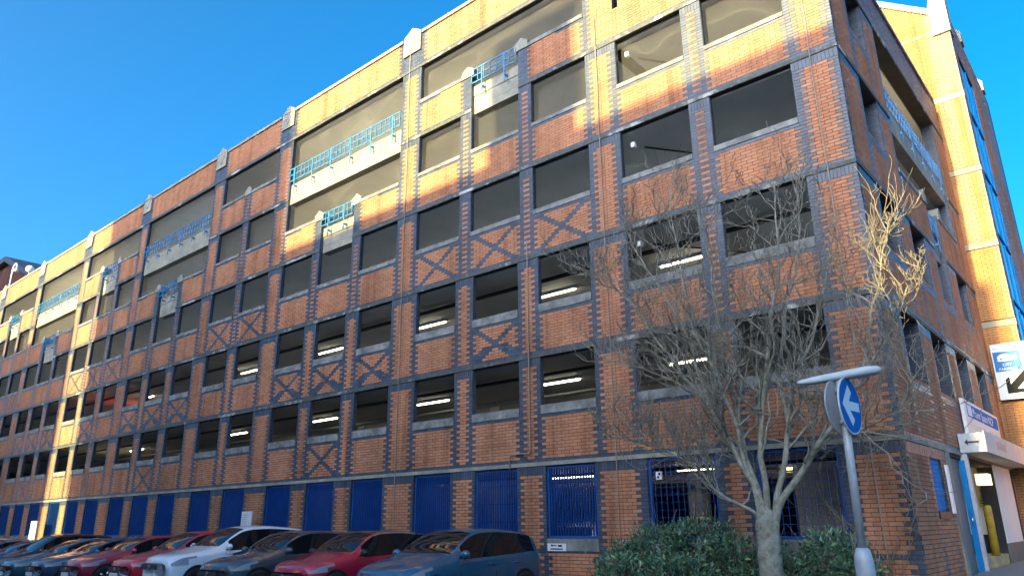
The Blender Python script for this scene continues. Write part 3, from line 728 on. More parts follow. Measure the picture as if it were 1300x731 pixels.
# wall sign above the canopy
ws = empty('wall_sign', (0, 5.5, 3.5)); tag(ws, 'long white and blue board fixed on the side wall above the entrance canopy', 'sign')
def ab(name, mb, mat, root):
    o = mb.build(name, mat, root); o.matrix_parent_inverse = Matrix.Translation(root.location).inverted(); return o
mb = MB(); mb.box((.03, 5.45, 3.44), (.10, 9.95, 4.24)); ab('board', mb, SIGNW, ws)
mb = MB(); mb.box((.1002, 5.75, 3.86), (.104, 9.8, 4.17)); ab('blue_panel', mb, SIGNB, ws)
o = text('Manor Space NCP', .29, (.1045, 7.75, 4.0), (R(90), 0, R(90)), SIGNW, 'lettering', ws, .001, sx=1.25); o.matrix_parent_inverse = Matrix.Translation(ws.location).inverted()
mb = MB(); mb.box((.1045, 5.82, 3.89), (.106, 6.3, 4.14)); ab('emblem', mb, plain('emblem_pale', (.45, .62, .72), .5), ws)
o = strokes('small_lettering', ws, INKG, lambda u, z: ((.1002, 6.9+u, 3.58+z), (.103, 6.9+u, 3.58+z)), 18, .145, .16, 3); o.matrix_parent_inverse = Matrix.Translation(ws.location).inverted()
o = strokes('small_lettering', ws, INKY, lambda u, z: ((.1002, 5.9+u, 3.60+z), (.103, 5.9+u, 3.60+z)), 6, .145, .14, 4); o.matrix_parent_inverse = Matrix.Translation(ws.location).inverted()

# yellow notice and bollard in the lobby
yn = MB(); yn.box((-.45, 8.35, 1.90), (-.31, 8.37, 2.16)); y_ = yn.build('yellow_notice', INKY); tag(y_, 'small yellow warning notice on the entrance wall below the hanging box', 'notice')
mb = MB(); mb.box((-.42, 8.345, 1.98), (-.34, 8.349, 2.0)); mb.box((-.42, 8.345, 2.04), (-.34, 8.349, 2.06)); mb.build('print', SIGNK, y_)
yb = empty('bollard', (-.04, 6.75, .82)); tag(yb, 'round yellow bollard standing on the step in the entrance', 'bollard')
mb = MB(); mb.tube([(0, 0, 0), (0, 0, 1.02), (0, 0, 1.08), (0, 0, 1.10)], [.085, .085, .075, .035], 16); mb.build('post', YEL, yb)
mb = MB(); mb.tube([(0, 0, .86), (0, 0, .90)], .089, 16); mb.build('band', plain('bollard_band', (.45, .25, .02), .5), yb)

# ------------------------------------------------------------------ stair tower behind the right end
tw = empty('stair_tower', (0, 11.5, 0)); tag(tw, 'tall sunlit yellow brick stair tower rising behind the right end of the car park', 'tower')
TX = .86
tf = Facade(lambda u, z, d: (u, YE+d, z), False); tf.rects = [(-3.4, TX, -.4, 17.2), (-3.4, .44, 17.2, 17.9)] + [(-3.4, .44-1.331*(17.9+CH*(i+1)-18.0), 17.9+CH*i, 17.9+CH*(i+1)) for i in range(36)]
TB = [7.12, 9.60, 12.12, 14.78]
tf.nobrick = [(-3.4, TX, z-.09, z+.09) for z in TB]
def tcls(u, z, n):
    if u > TX-.20+(.1 if n % 2 else 0)-.05: return 2
    if z > 9.7 and .28 - (.08 if n % 2 else 0) < u < .50: return 2
    if z > 15 and u > .34: return 2
    return 0
tf.lay(-.3, 20.5, tcls, lambda a, b: [(a, b, 0, .2285)])
ts = Facade(lambda u, z, d: (TX-d, u, z), False); ts.rects = [(YE, 19.2, -.4, 18.1)]; ts.holes = [(12.15, 14.75, 3.6, 16.6)]
def tscls(u, z, n): return 1 if (u < 12.0 or u > 18.6 or noise.noise(Vector((u*.6, z*.6, 1))) > .05 and (n*3+int(u*4)) % 2) else 3
ts.lay(-.3, 18.1, tscls, lambda a, b: [(a, b, 0, .2285)])
o = brick_mesh('brickwork', [tf, ts], [BUFF, DARK, PALEB, RED], tw); o.matrix_parent_inverse = Matrix.Translation((0, -11.5, 0))
cr = MB(); tf.core(cr); ts.rects = [(YE+.34, 19.2, -.4, 18.1)]; ts.core(cr); cr.box((-3.4, 19.2, -.4), (TX, 19.5, 18.1)); ab('wall_core', cr, MORT, tw)
for z in TB:
    mb = MB(); mb.box((-3.4, YE-.02, z-.09), (TX+.015, YE+.34, z+.09)); ab('concrete_band', mb, plain('tower_concrete', (.30, .235, .15), .85, var=.2, scale=4, bump=.2, dirt=(.3, .27, .22)) if z == TB[0] else MATS['tower_concrete'], tw)
# sloping gable coping with a kneeler at its foot, and the brick parapet above it
mb = MB(); mb.prism([(.46, YE-.05, 17.95), (.46, YE-.05, 18.2), (-3.4, YE-.05, 21.1), (-3.4, YE-.05, 20.85)], (0, .5, 0)); ab('gable_coping', mb, CONC, tw)
mb = MB(); mb.prism([(.38, YE-.08, 17.15), (TX+.04, YE-.08, 17.15), (TX+.04, YE-.08, 19.4), (.62, YE-.08, 19.4), (.38, YE-.08, 18.3)], (0, .6, 0)); ab('kneeler_stone', mb, CONC, tw)
for y in (14.0, 18.2):
    mb = MB(); mb.prism([(TX-.25, y, 18.10), (TX+.06, y, 18.10), (TX+.06, y, 18.5), (TX-.1, y, 18.7), (TX-.25, y, 18.5)], (0, .5, 0)); ab('coping_block', mb, CONC, tw)
for i in range(6):
    z0 = 3.62+i*2.16; mb = MB(); mb.box((TX-.10, 12.17, z0), (TX-.04, 14.73, z0+2.10)); pn = ab('window_panel', mb, plain('blue_glazing', (.01, .16, .34), .12, var=.2, scale=1) if i == 0 else MATS['blue_glazing'], tw)
    mb = MB()
    for a, b in (((TX-.038, 12.17, z0), (TX-.005, 14.73, z0+.06)), ((TX-.038, 12.17, z0+.062), (TX-.005, 12.23, z0+2.1)), ((TX-.038, 14.67, z0+.062), (TX-.005, 14.73, z0+2.1)), ((TX-.038, 13.42, z0+.062), (TX-.005, 13.48, z0+2.1))): mb.box(a, b)
    mb.build('frame', BLUE, pn).matrix_parent_inverse = Matrix.Identity(4)
mb = MB(); mb.box((-3.4, YE, 17.25), (TX-.3, 19.2, 17.4)); ab('roof', mb, SLATE, tw)

# low brick wall to the right of the tower, under the projecting direction board
an = empty('annexe_wall', (1.9, 11.6, 0)); tag(an, 'low orange brick wall at the right edge behind the entrance canopy', 'wall')
af = Facade(lambda u, z, d: (u, YE+.06+d, z), False); af.rects = [(TX+.012, 4.2, -.4, 5.2)]; af.nobrick = [(TX, 4.2, 4.28, 4.50)]
af.lay(-.3, 5.2, lambda u, z, n: 0, lambda a, b: [(a, b, 0, .2285)])
o = brick_mesh('brickwork', [af], [BUFF, DARK], an); o.matrix_parent_inverse = Matrix.Translation((-1.9, -11.6, 0))
cr = MB(); af.core(cr); ab('wall_core', cr, MORT, an)
mb = MB(); mb.box((TX+.02, YE+.05, 4.28), (4.2, YE+.2, 4.50)); ab('dark_band', mb, BAND, an)
mb = MB(); mb.box((TX+.02, YE+.0, 5.2), (4.2, YE+.42, 5.3)); ab('coping', mb, CONC, an)

# direction board
ds = empty('direction_board', (.12, 11.3, 4.85)); tag(ds, 'large white and blue car park board with a black arrow pointing down left', 'sign')
def bx3(a, b, name, mat): mb = MB(); mb.box(a, b); return ab(name, mb, mat, ds)
bx3((.11, 11.28, 4.86), (1.75, 11.36, 6.47), 'board', SIGNW)
bx3((.14, 11.274, 5.66), (.80, 11.2795, 6.24), 'blue_panel', SIGNC)
mb = MB()                                                    # white building and tree emblem
mb.prism([(.24, 11.270, 5.96), (.24, 11.270, 6.10), (.33, 11.270, 6.16), (.50, 11.270, 6.16), (.58, 11.270, 6.09), (.58, 11.270, 5.96)], (0, .003, 0))
mb.prism([(.66+.065*math.cos(a), 11.270, 6.05+.085*math.sin(a)) for a in [i*math.pi/5 for i in range(9, -1, -1)]], (0, .003, 0)); mb.box((.650, 11.270, 5.94), (.668, 11.273, 5.97))
ab('emblem', mb, SIGNW, ds)
mb = MB(); mb.box((.31, 11.268, 5.99), (.35, 11.2695, 6.05)); mb.box((.44, 11.268, 6.02), (.48, 11.2695, 6.07)); ab('emblem_windows', mb, SIGNC, ds)
for tx, z, s in (('CITY', 5.845, .105), ('PARKING', 5.725, .105)):
    o = text(tx, s, (.45, 11.272, z), (R(90), 0, 0), SIGNW, 'lettering', ds, .001); o.matrix_parent_inverse = Matrix.Translation(ds.location).inverted()
o = strokes('small_lettering', ds, INKG, lambda u, z: ((.18+u, 11.276, 6.31+z), (.18+u, 11.279, 6.31+z)), 22, .062, .075, 9); o.matrix_parent_inverse = Matrix.Translation(ds.location).inverted()
P = [(.33, 5.02), (.33, 5.42), (.43, 5.50), (.44, 5.28), (.86, 5.70), (1.0, 5.56), (.58, 5.14), (.80, 5.13), (.70, 5.02)]
mb = MB(); mb.prism([(x, 11.272, z) for x, z in P], (0, .007, 0)); ab('arrow', mb, SIGNK, ds)
for z in (5.1, 6.2): bx3((.4, 11.362, z), (.5, 11.48, z+.06), 'bracket', GALV)

# ------------------------------------------------------------------ keep left sign with its lantern
sp = empty('sign_post', (.94, -6.25, gz(.97, -6.25))); z0 = sp.location.z
tag(sp, 'grey post with a round blue arrow sign and a long flat lantern on top', 'sign post')
mb = MB(); mb.tube([(0, 0, 0), (0, 0, 1.16), (0, 0, 1.26), (0, 0, 1.28)], [.086, .086, .066, .046], 20); mb.build('sleeve', GALV, sp)
mb = MB(); mb.tube([(0, 0, 1.27), (.02, .0, 2.88)], .039, 18); mb.build('post', GALV, sp)
ln = MB(); Z = 2.88; ax = Vector((.985, .17, .075)).normalized(); sd = Vector((-.17, .985, 0)).normalized(); base = Vector((.02, 0, Z))
secs = [(-.40, .035, .014), (-.375, .05, .022), (-.25, .055, .036), (.12, .085, .046), (.25, .10, .048), (.36, .07, .036), (.39, .02, .012)]
rings = []
for s_, w, h in secs:
    n = len(ln.v); c = base + ax*s_
    for j in range(10):
        a = 2*math.pi*j/10; ln.v.append(tuple(c + sd*(w*math.copysign(abs(math.cos(a))**.6, math.cos(a))) + Vector((0, 0, h*math.copysign(abs(math.sin(a))**.6, math.sin(a))+.02)))); 
    rings.append(n)
for i in range(len(rings)-1):
    for j in range(10): ln.face((rings[i]+j, rings[i]+(j+1) % 10, rings[i+1]+(j+1) % 10, rings[i+1]+j), 0, True)
ln.face([rings[0]+j for j in range(9, -1, -1)]); ln.face([rings[-1]+j for j in range(10)]); ln.build('lantern', plain('lantern_grey', (.50, .56, .58), .5, var=.1, scale=8), sp)
def disc(name, c, nrm, r, th, mats, parent, k=40):
    mb = MB(); nrm = Vector(nrm).normalized(); a = Vector((0, 0, 1)).cross(nrm).normalized(); b = nrm.cross(a); c = Vector(c)
    pts = [c + (a*math.cos(2*math.pi*i/k) + b*math.sin(2*math.pi*i/k))*r for i in range(k)]
    mb.prism(pts, nrm*th); return mb.build(name, mats, parent), a, b
nrm = Vector((.998, -.06, 0)).normalized(); C0 = Vector((.02, 0, 2.60)) + nrm*.055
d1, a_, b_ = disc('sign_disc', C0, nrm, .28, .012, SIGNW, sp)
d2, _, _ = disc('sign_face', C0+nrm*.0125, nrm, .266, .003, SIGNB, d1)
arp = [(-.21, -.045), (-.02, .155), (.045, .085), (-.04, -.005), (.21, -.005), (.21, -.095), (-.04, -.095), (.045, -.18), (-.02, -.245)]
rotd = R(0); mb = MB(); mb.prism([C0+nrm*.016+a_*x+b_*(y+.045) for x, y in arp], nrm*.003); mb.build('arrow', SIGNW, d1)
n3 = Vector((-.99, .12, 0)).normalized(); d3, _, _ = disc('back_disc', Vector((.02, 0, 2.60))+n3*.05, n3, .27, .012, GALV, sp)
for z in (2.44, 2.76):
    mb = MB(); mb.tube([(.02, 0, z-.02), (.02, 0, z+.02)], .060, 14); mb.tube([Vector((.02, 0, z))-nrm*.0+n3*.06, Vector((.02, 0, z))+nrm*.06], .018, 6); mb.build('clamp', GALV, sp)

# ------------------------------------------------------------------ bare tree
tr = empty('tree', (-1.62, -2.2, .2)); tag(tr, 'bare multi stemmed tree with fine twigs in front of the brick corner', 'tree')
LIMBS = {
 'A': [(-1.7, -2.2, 1.86), (-2.03, -2.26, 2.84), (-2.32, -2.32, 3.4), (-2.99, -2.38, 4.41), (-3.69, -2.44, 5.56), (-4.47, -2.5, 6.31)],
 'B': [(-1.78, -2.2, 1.69), (-2.24, -2.43, 2.02), (-2.57, -2.65, 2.47), (-2.93, -2.88, 2.69), (-3.46, -3.1, 2.96)],
 'C': [(-1.73, -2.2, 1.98), (-1.99, -2.08, 3.33), (-2.19, -1.95, 4.6), (-2.31, -1.83, 5.9), (-2.58, -1.7, 7.61)],
 'D': [(-1.61, -2.2, 1.92), (-1.45, -2.33, 3.31), (-1.11, -2.45, 4.53), (-.76, -2.58, 5.9), (-.71, -2.7, 7.0)],
 'E': [(-1.43, -2.2, 1.97), (-1.11, -2.1, 3.05), (-.92, -2.0, 3.93), (-.47, -1.9, 4.92), (-.07, -1.8, 6.08)],
 'F': [(-1.43, -2.2, 1.80), (-.8, -2.24, 2.51), (-.42, -2.28, 2.97), (.09, -2.32, 3.59), (.59, -2.36, 4.19), (.92, -2.4, 4.77)],
 'G': [(-1.78, -2.2, 2.0), (-2.01, -2.35, 3.63), (-2.43, -2.5, 4.82), (-2.5, -2.65, 6.18), (-2.5, -2.8, 7.36)],
 'H': [(-1.11, -2.1, 3.05), (-1.21, -2.0, 3.96), (-1.01, -1.8, 5.05), (-.72, -1.6, 6.32), (-.73, -1.4, 7.37)],
 'I': [(-2.03, -2.26, 2.84), (-2.76, -2.07, 3.75), (-3.75, -1.93, 4.33), (-4.7, -1.8, 4.72)],
 'J': [(-.42, -2.28, 2.97), (.09, -2.4, 2.86), (.6, -2.6, 3.07), (1.02, -2.8, 3.54)],
 'K': [(.09, -2.32, 3.59), (.36, -2.03, 4.6), (.57, -1.87, 5.49), (.7, -1.7, 6.04)],
 'L': [(-2.32, -2.32, 3.4), (-2.84, -2.0, 4.92), (-3.75, -1.8, 6.57), (-4.28, -1.6, 7.45)]}
R0 = {'A': .085, 'B': .055, 'C': .085, 'D': .09, 'E': .085, 'F': .095, 'G': .07, 'H': .055, 'I': .045, 'J': .035, 'K': .04, 'L': .05}
rnd = random.Random(11)
def smooth(pts, n):
    pts = [Vector(p) for p in pts]; out = []
    P = [pts[0]*2-pts[1]] + pts + [pts[-1]*2-pts[-2]]
    for i in range(1, len(P)-2):
        for j in range(n):
            t = j/n; a, b, c, d = P[i-1], P[i], P[i+1], P[i+2]
            out.append(.5*((2*b)+(c-a)*t+(2*a-5*b+4*c-d)*t*t+(3*b-a-3*c+d)*t**3))
    out.append(pts[-1]); return out
trunk = MB()
ts_ = [(-1.60, -2.2, -.05), (-1.61, -2.2, .25), (-1.62, -2.2, .8), (-1.63, -2.2, 1.2), (-1.63, -2.2, 1.5), (-1.62, -2.2, 1.78)]
trunk.tube(smooth(ts_, 4), [.28, .26, .24, .225, .215, .205, .20, .198, .195, .193, .19, .188, .187, .187, .187, .186, .184, .18, .172, .16, .14], 14)
trunk.v = [tuple(Vector(v) + (Vector(v)-Vector((-1.61, -2.2, v[2])))*(.22*noise.noise(Vector(v)*3.1)+.10*noise.noise(Vector(v)*9))) for v in trunk.v]
shoots = []
limb = MB()
for n, p in LIMBS.items():
    if n in 'ABCDEFG': p = [(-1.62+(p[0][0]+1.62)*.35, -2.2, 1.15)] + p
    q = smooth(p, 6); r0 = R0[n]*(.8 if n == 'K' else 1); k = len(q)
    q = [v + Vector((noise.noise(v*1.7), noise.noise(v*1.7+Vector((9, 0, 0))), noise.noise(v*1.7+Vector((0, 7, 0)))))*.07*min(1, i/5) for i, v in enumerate(q)]
    r0 *= .74; rad = [max(.010, r0*(1-.88*(i/(k-1))**.85)) for i in range(k)]
    rad = [r_*(1+(.75 if n in 'ABCDEFG' else .35)*math.exp(-i/2.2)) for i, r_ in enumerate(rad)]; limb.tube(q, rad, 9)
    for i in range(9 if n in 'ABCDEFG' else 3, k):
        dr = (q[i]-q[i-1]).normalized(); t = i/(k-1)
        if rnd.random() < (1.0 if t > .3 else .55): shoots.append((q[i], dr, rad[i]*.62, 1.75*(1-.45*t), 0))
        if n in 'AILBG' and t > .4: shoots.append((q[i], dr, rad[i]*.5, 1.5*(1-.4*t), 0))
def push(b, lst): b += lst
twig = MB(); cnt = 0
CEN = Vector((-1.6, -2.2, 3.0))
while shoots and cnt < 6500:
    p, dr, r, ln_, lev = shoots.pop(0); cnt += 1
    d = (dr*.75 + Vector((rnd.gauss(0, .50), rnd.gauss(0, .5), rnd.gauss(.28, .38)))).normalized()
    ln_ *= rnd.uniform(.55, 1.1); ns = 7 if lev == 0 else 5 if lev == 1 else 4; pts = [p]; cur = p; r = max((.009, .0075, .006, .005)[lev], min(r, .024))
    for i in range(ns):
        d = (d + Vector((rnd.gauss(0, .28), rnd.gauss(0, .28), rnd.gauss(.12, .22)))).normalized()
        cur = cur + d*(ln_/ns); pts.append(cur)
        if lev < 3 and i >= 1:
            for _ in range(1):
                if rnd.random() < (1, .95, .82)[lev]: shoots.append((cur, d, r*(1-.6*i/ns)*.7, ln_*(.48 if lev == 0 else .5), lev+1))
    if cur.y > -.1 and lev < 3: pass
    pts = [Vector((v.x, min(v.y, -.06), v.z)) for v in pts]
    (limb if lev == 0 and r > .012 else twig).tube(pts, [max(.0045, r*(1-.65*i/ns)) for i in range(ns+1)], 5 if lev == 0 else 3, cap=False)
def abt(name, mb, mat, root):
    o = mb.build(name, mat, root); o.matrix_parent_inverse = Matrix.Translation(root.location).inverted(); return o
abt('trunk', trunk, BARK, tr); abt('limbs', limb, BARK, tr); tag(abt('twigs', twig, TWIG, tr), kind='stuff')

# ------------------------------------------------------------------ evergreen shrubs
def shrub(name, label, blobs, n, seed, stems, base):
    rr = np.random.RandomState(seed); root = empty(name, base); tag(root, label, 'shrub', 'evergreen shrubs under the bare tree')
    V = []; F = []
    ws_ = np.array([b[3]*b[4]*b[5] for b in blobs]); ws_ = ws_/ws_.sum()
    for i in range(n):
        b = blobs[rr.choice(len(blobs), p=ws_)]; d = rr.normal(size=3); d /= np.linalg.norm(d)
        rad = rr.uniform(.35, 1)**.5 * (1+.22*noise.noise(Vector(d*2.3+np.array(b[:3]))))
        c = np.array(b[:3]) + d*rad*np.array(b[3:])
        if c[1] > -.05: c[1] = -.05-rr.rand()*.1
        if c[2] < .22: continue
        out = d*.8 + rr.normal(size=3)*.6 + np.array([0, 0, .25]); out /= np.linalg.norm(out)
        sdv = np.cross(out, rr.normal(size=3)); sdv /= np.linalg.norm(sdv); nr = np.cross(out, sdv)
        L = rr.uniform(.04, .13); Wd = L*rr.uniform(.15, .26)
        k = len(V); V += [c, c+out*L*.5+sdv*Wd+nr*.006, c+out*L - nr*L*.12, c+out*L*.5-sdv*Wd+nr*.006, c+out*L*.5-nr*.004]
        F += [(k, k+1, k+4), (k+1, k+2, k+4), (k+2, k+3, k+4), (k+3, k, k+4)]
    me = bpy.data.meshes.new('foliage'); me.from_pydata([tuple(v) for v in V], [], F); me.materials.append(LEAF)
    o = bpy.data.objects.new('foliage', me); COL.objects.link(o); o.parent = root; o.matrix_parent_inverse = Matrix.Translation(base).inverted(); tag(o, kind='stuff')
    st = MB(); r3 = random.Random(seed)
    for _ in range(stems):
        b = r3.choice(blobs); e_ = Vector((b[0]+r3.uniform(-1, 1)*b[3], min(-.1, b[1]+r3.uniform(-.8, .8)*b[4]), b[2]+r3.uniform(.4, 1.45)*b[5]))
        s0 = Vector((b[0]+r3.uniform(-.3, .3), b[1]+r3.uniform(-.2, .2), .15)); mid = (s0+e_)/2 + Vector((r3.uniform(-.12, .12), r3.uniform(-.1, .1), .1))
        st.tube(smooth([s0, mid, e_], 3), [.012, .011, .010, .008, .006, .005, .004], 4)
    abt('stems', st, TWIG, root)
shrub('evergreen_shrub', 'wide dark green evergreen shrub left of the bare tree trunk', [(-4.6, -1.5, .75, .62, .5, .55), (-3.9, -1.6, .9, .75, .6, .72), (-3.2, -1.5, .95, .75, .6, .78), (-2.6, -1.6, .82, .6, .55, .66), (-2.0, -1.35, .75, .45, .5, .55), (-4.2, -2.3, .6, .7, .45, .5), (-3.2, -2.4, .62, .8, .45, .5)], 15000, 3, 60, (-3.6, -1.7, .1))
shrub('evergreen_shrub', 'smaller leggy evergreen shrub between the tree trunk and the sign post', [(-.95, -1.4, .88, .55, .5, .60), (-.55, -1.6, .75, .35, .45, .5), (-1.45, -1.7, .6, .4, .4, .45)], 5200, 5, 90, (-.9, -1.5, .1))

# ------------------------------------------------------------------ dried climber on the corner
vn = empty('dried_climber', (-.3, -.06, .2)); tag(vn, 'dry leafless climbing plant clinging to the brick corner beside the post', 'climber')
vm = MB(); rv = random.Random(4)
def wander(p, d, n, st, r, lev):
    pts = [Vector(p)]; d = Vector(d)
    for i in range(n):
        d = (d + Vector((rv.gauss(0, .25), 0, rv.gauss(0, .25)))).normalized(); q = pts[-1] + d*st
        q.y = min(-.03, -.05-.06*rv.random()-.05*lev); q.x = min(.05, q.x); pts.append(q)
        if lev < 2 and rv.random() < .5: wander(q, d+Vector((rv.gauss(0, .9), 0, rv.gauss(0, .6))), rv.randint(3, 7), st*.8, r*.6, lev+1)
    vm.tube(pts, [r*(1-.6*i/n) for i in range(n+1)], 4, cap=False)
for x in (-.42, -.30, -.2, -.36): wander((x, -.06, .15), (rv.uniform(-.1, .1), 0, 1), 22, .12, .013, 0)
for _ in range(16): wander((rv.uniform(-1.6, -.1), -.06, rv.uniform(2.7, 3.3)), (rv.choice((-1, 1)), 0, rv.uniform(-.2, .3)), 9, .13, .008, 1)
for _ in range(10): wander((rv.uniform(-.7, -.05), -.06, rv.uniform(3.0, 4.6)), (rv.uniform(-.5, .5), 0, 1), 8, .13, .007, 1)
abt('stems', vm, VINE, vn)

# ------------------------------------------------------------------ cars
def interp(pts, x):
    xs_ = [p[0] for p in pts]; ys_ = [p[1] for p in pts]; n = len(pts)
    x = max(xs_[0], min(xs_[-1], x)); i = max(0, min(n-2, int(np.searchsorted(xs_, x))-1)); h = xs_[i+1]-xs_[i]; t = (x-xs_[i])/h
    def sl_(k):
        if k == 0: return (ys_[1]-ys_[0])/(xs_[1]-xs_[0])
        if k == n-1: return (ys_[-1]-ys_[-2])/(xs_[-1]-xs_[-2])
        a = (ys_[k]-ys_[k-1])/(xs_[k]-xs_[k-1]); b = (ys_[k+1]-ys_[k])/(xs_[k+1]-xs_[k])
        return 0 if a*b <= 0 else 2*a*b/(a+b)
    m0, m1 = sl_(i)*h, sl_(i+1)*h
    return (2*t**3-3*t*t+1)*ys_[i] + (t**3-2*t*t+t)*m0 + (-2*t**3+3*t*t)*ys_[i+1] + (t**3-t*t)*m1
def carpaint(name, c, metal=.35):
    m, nt, b = newmat(name); g = N(nt, 'ShaderNodeTexNoise', i_Scale=900.0, i_Detail=1.0)
    rp = ramp(nt, [(.35, tuple(x*.85 for x in c)), (.65, tuple(min(1, x*1.15) for x in c))]); tc = N(nt, 'ShaderNodeTexCoord'); lk(nt, tc.outputs['Object'], g.inputs['Vector'])
    lk(nt, g.outputs['Fac'], rp.inputs[0]); lk(nt, rp.outputs[0], b.inputs['Base Color'])
    b.inputs['Metallic'].default_value = metal; b.inputs['Roughness'].default_value = .38; b.inputs['Coat Weight'].default_value = 1; b.inputs['Coat Roughness'].default_value = .03
    return m
def make_car(label, paint, loc, L=4.1, wd=.88, H=1.46, hood=.98, cowl=.27, wst=.47, rear=.90, nose=.80, roofm=None, trim=None, rz=R(90), drop=.0, cut=.94, group='cars parked nose out along the car park wall', cat='car'):
    root = empty('parked_car', loc, rz); tag(root, label, cat, group)
    belt = hood-.06
    zt = [(0, nose-.16), (.02, nose-.05), (.07, nose+.02), (.14, hood-.09), (cowl-.02, hood), (cowl+.02, hood+.05), ((cowl+wst)/2+.015, (hood+H)/2+.035), (wst, H-.055), (wst+.07, H-.008), (wst+.17, H), (rear-.12, H-.035-drop*.4), (rear-.02, H-.085-drop), (rear+.02, H-.13-drop), ((rear+1)/2+.012, hood+.18), (.985, hood-.02), (1, hood-.12)]
    zb = [(0, nose-.20), (.07, nose-.04), (.16, hood-.14), (cowl, belt-.03), (.5, belt), (.75, belt+.04), (.9, belt+.07), (.98, belt-.02), (1, belt-.12)]
    wf = [(0, .70), (.02, .80), (.06, .90), (.12, .965), (.25, .99), (.5, 1.0), (.8, .99), (.92, .96), (.98, .88), (1, .80)]
    wr = [(0, .80), (.14, .82), (cowl, .84), (cowl+.06, .815), (wst, .715), (.65, .70), (rear-.05, .68), (.97, .80), (1, .82)]
    bs = [(0, .34), (.06, .22), (.2, .18), (.8, .18), (.94, .24), (1, .36)]
    ss = sorted(set([round(x, 4) for x in list(np.linspace(0, .14, 10)) + list(np.linspace(.14, cowl, 7)) + list(np.linspace(cowl, wst, 11)) + list(np.linspace(wst, rear, 16)) + list(np.linspace(rear, 1, 11))]))
    ring = []; V = []
    for s_ in ss:
        w = wd*interp(wf, s_); t = interp(zt, s_); b = min(interp(zb, s_), t-.02); r = w*interp(wr, s_); zz = interp(bs, s_); mid = .56
        g = t-b
        pts = [(0, zz), (w*.80, zz), (w*.955, zz+.07), (w, zz+.22 if zz+.22 < b-.12 else (zz+b)/2), (w*.995, (zz+.22+b)/2+.04), (w*.975, b-.055), (w*.945, b-.008), (w*.925, b+.012*min(1, g*4)),
               (r+(w*.925-r)*.10, b+g*.84), (r*.955, b+g*.915), (r*.86, b+g*.945), (r*.5, b+g*.985), (0, t)]
        full = pts + [(-y, z) for y, z in pts[-2:0:-1]]
        ring.append(len(V)); bow = interp([(0, .26), (.08, .20), (cowl, .16), (wst, .07), (.7, .0), (.93, -.03), (1, -.14)], s_); V += [(s_*L-L/2+bow*(y/wd)**2, y, z) for y, z in full]
    nr = 24; npt = 13
    parts = {'body': [], 'windscreen': [], 'side_window': [], 'rear_window': [], 'roof': [], 'headlight': [], 'tail_light': [], 'pillar': []}
    for i in range(len(ss)-1):
        sm_ = (ss[i]+ss[i+1])/2
        for j in range(nr):
            q = (ring[i]+j, ring[i]+(j+1) % nr, ring[i+1]+(j+1) % nr, ring[i+1]+j); jj = j if j < 12 else 23-j
            k = 'body'
            if cowl+.012 < sm_ < wst+.004 and jj >= 9: k = 'windscreen'
            elif jj == 7 and cowl+.085 < sm_ < cut-.03:
                k = 'pillar' if (abs(sm_-.585) < .012 or abs(sm_-.79) < .012 and rear > .88) else 'side_window'
                if sm_ > cut-.055: k = 'side_window'
            elif rear+.012 < sm_ < .972 and jj >= 9: k = 'rear_window'
            elif trim and jj == 8 and wst+.004 < sm_ < rear-.02: k = 'trim'
            elif wst+.004 < sm_ <= rear+.012 and jj >= 8: k = 'roof'
            elif .022 < sm_ < .135 and jj == 5: k = 'headlight'
            elif .022 < sm_ < .09 and jj == 4: k = 'headlight'
            elif sm_ > .955 and jj in (5, 4): k = 'tail_light'
            elif trim and jj == 8 and wst+.004 < sm_ < cut: k = 'trim'
            parts.setdefault(k, []).append(q)
    parts['body'].append(tuple(ring[0]+j for j in range(nr))); parts['body'].append(tuple(ring[-1]+j for j in range(nr-1, -1, -1)))
    mats = {'body': paint, 'windscreen': GLASS, 'side_window': GLASS, 'rear_window': GLASS, 'roof': roofm or paint, 'headlight': LAMPG, 'tail_light': REDL, 'pillar': BLACK, 'trim': CHROME}
    objs = {}
    for k, fs in parts.items():
        if not fs: continue
        groups = [fs]
        if k in ('headlight', 'tail_light', 'side_window', 'trim', 'pillar'):
            groups = [[f for f in fs if sum(V[i][1] for i in f) > 0], [f for f in fs if sum(V[i][1] for i in f) <= 0]]
        for gfs in groups:
            used = sorted({i for f in gfs for i in f}); mp = {u: i for i, u in enumerate(used)}
            me = bpy.data.meshes.new(k); me.from_pydata([V[u] for u in used], [], [tuple(mp[i] for i in f)[::-1] for f in gfs]); me.materials.append(mats[k])
            me.polygons.foreach_set('use_smooth', [True]*len(me.polygons)); me.update()
            o = bpy.data.objects.new({'trim': 'window_trim'}.get(k, k), me); COL.objects.link(o); o.parent = root; objs[k] = o
    # front: grille, plate, badge; bumper
    fy = wd*.70; ns = nose
    mb = MB(); P = [(-fy*.72, ns-.30), (fy*.72, ns-.30), (fy*.66, ns-.185), (-fy*.66, ns-.185)]
    mb.prism([(-L/2-.004, y, z) for y, z in P[::-1]], (-.012, 0, 0)); g = mb.build('grille', BLACK, root)
    bd = MB(); bd.tube([(-L/2-.016, 0, ns-.24), (-L/2-.024, 0, ns-.24)], .055, 16); bd.build('badge', CHROME, g)
    sb = MB()
    for z in (ns-.275, ns-.245, ns-.215): sb.box((-L/2-.019, -fy*.62, z-.004), (-L/2-.0165, -.07, z+.004)); sb.box((-L/2-.019, .07, z-.004), (-L/2-.0165, fy*.62, z+.004))
    sb.build('grille_slats', CHROME, g)
    mb = MB(); mb.box((-L/2-.025, -.26, .36), (-L/2-.012, .26, .47)); mb.build('number_plate', SIGNW, root)
    mb = MB(); mb.box((L/2+.004, -.26, hood-.42), (L/2+.016, .26, hood-.31)); mb.build('number_plate', PLATE, root)
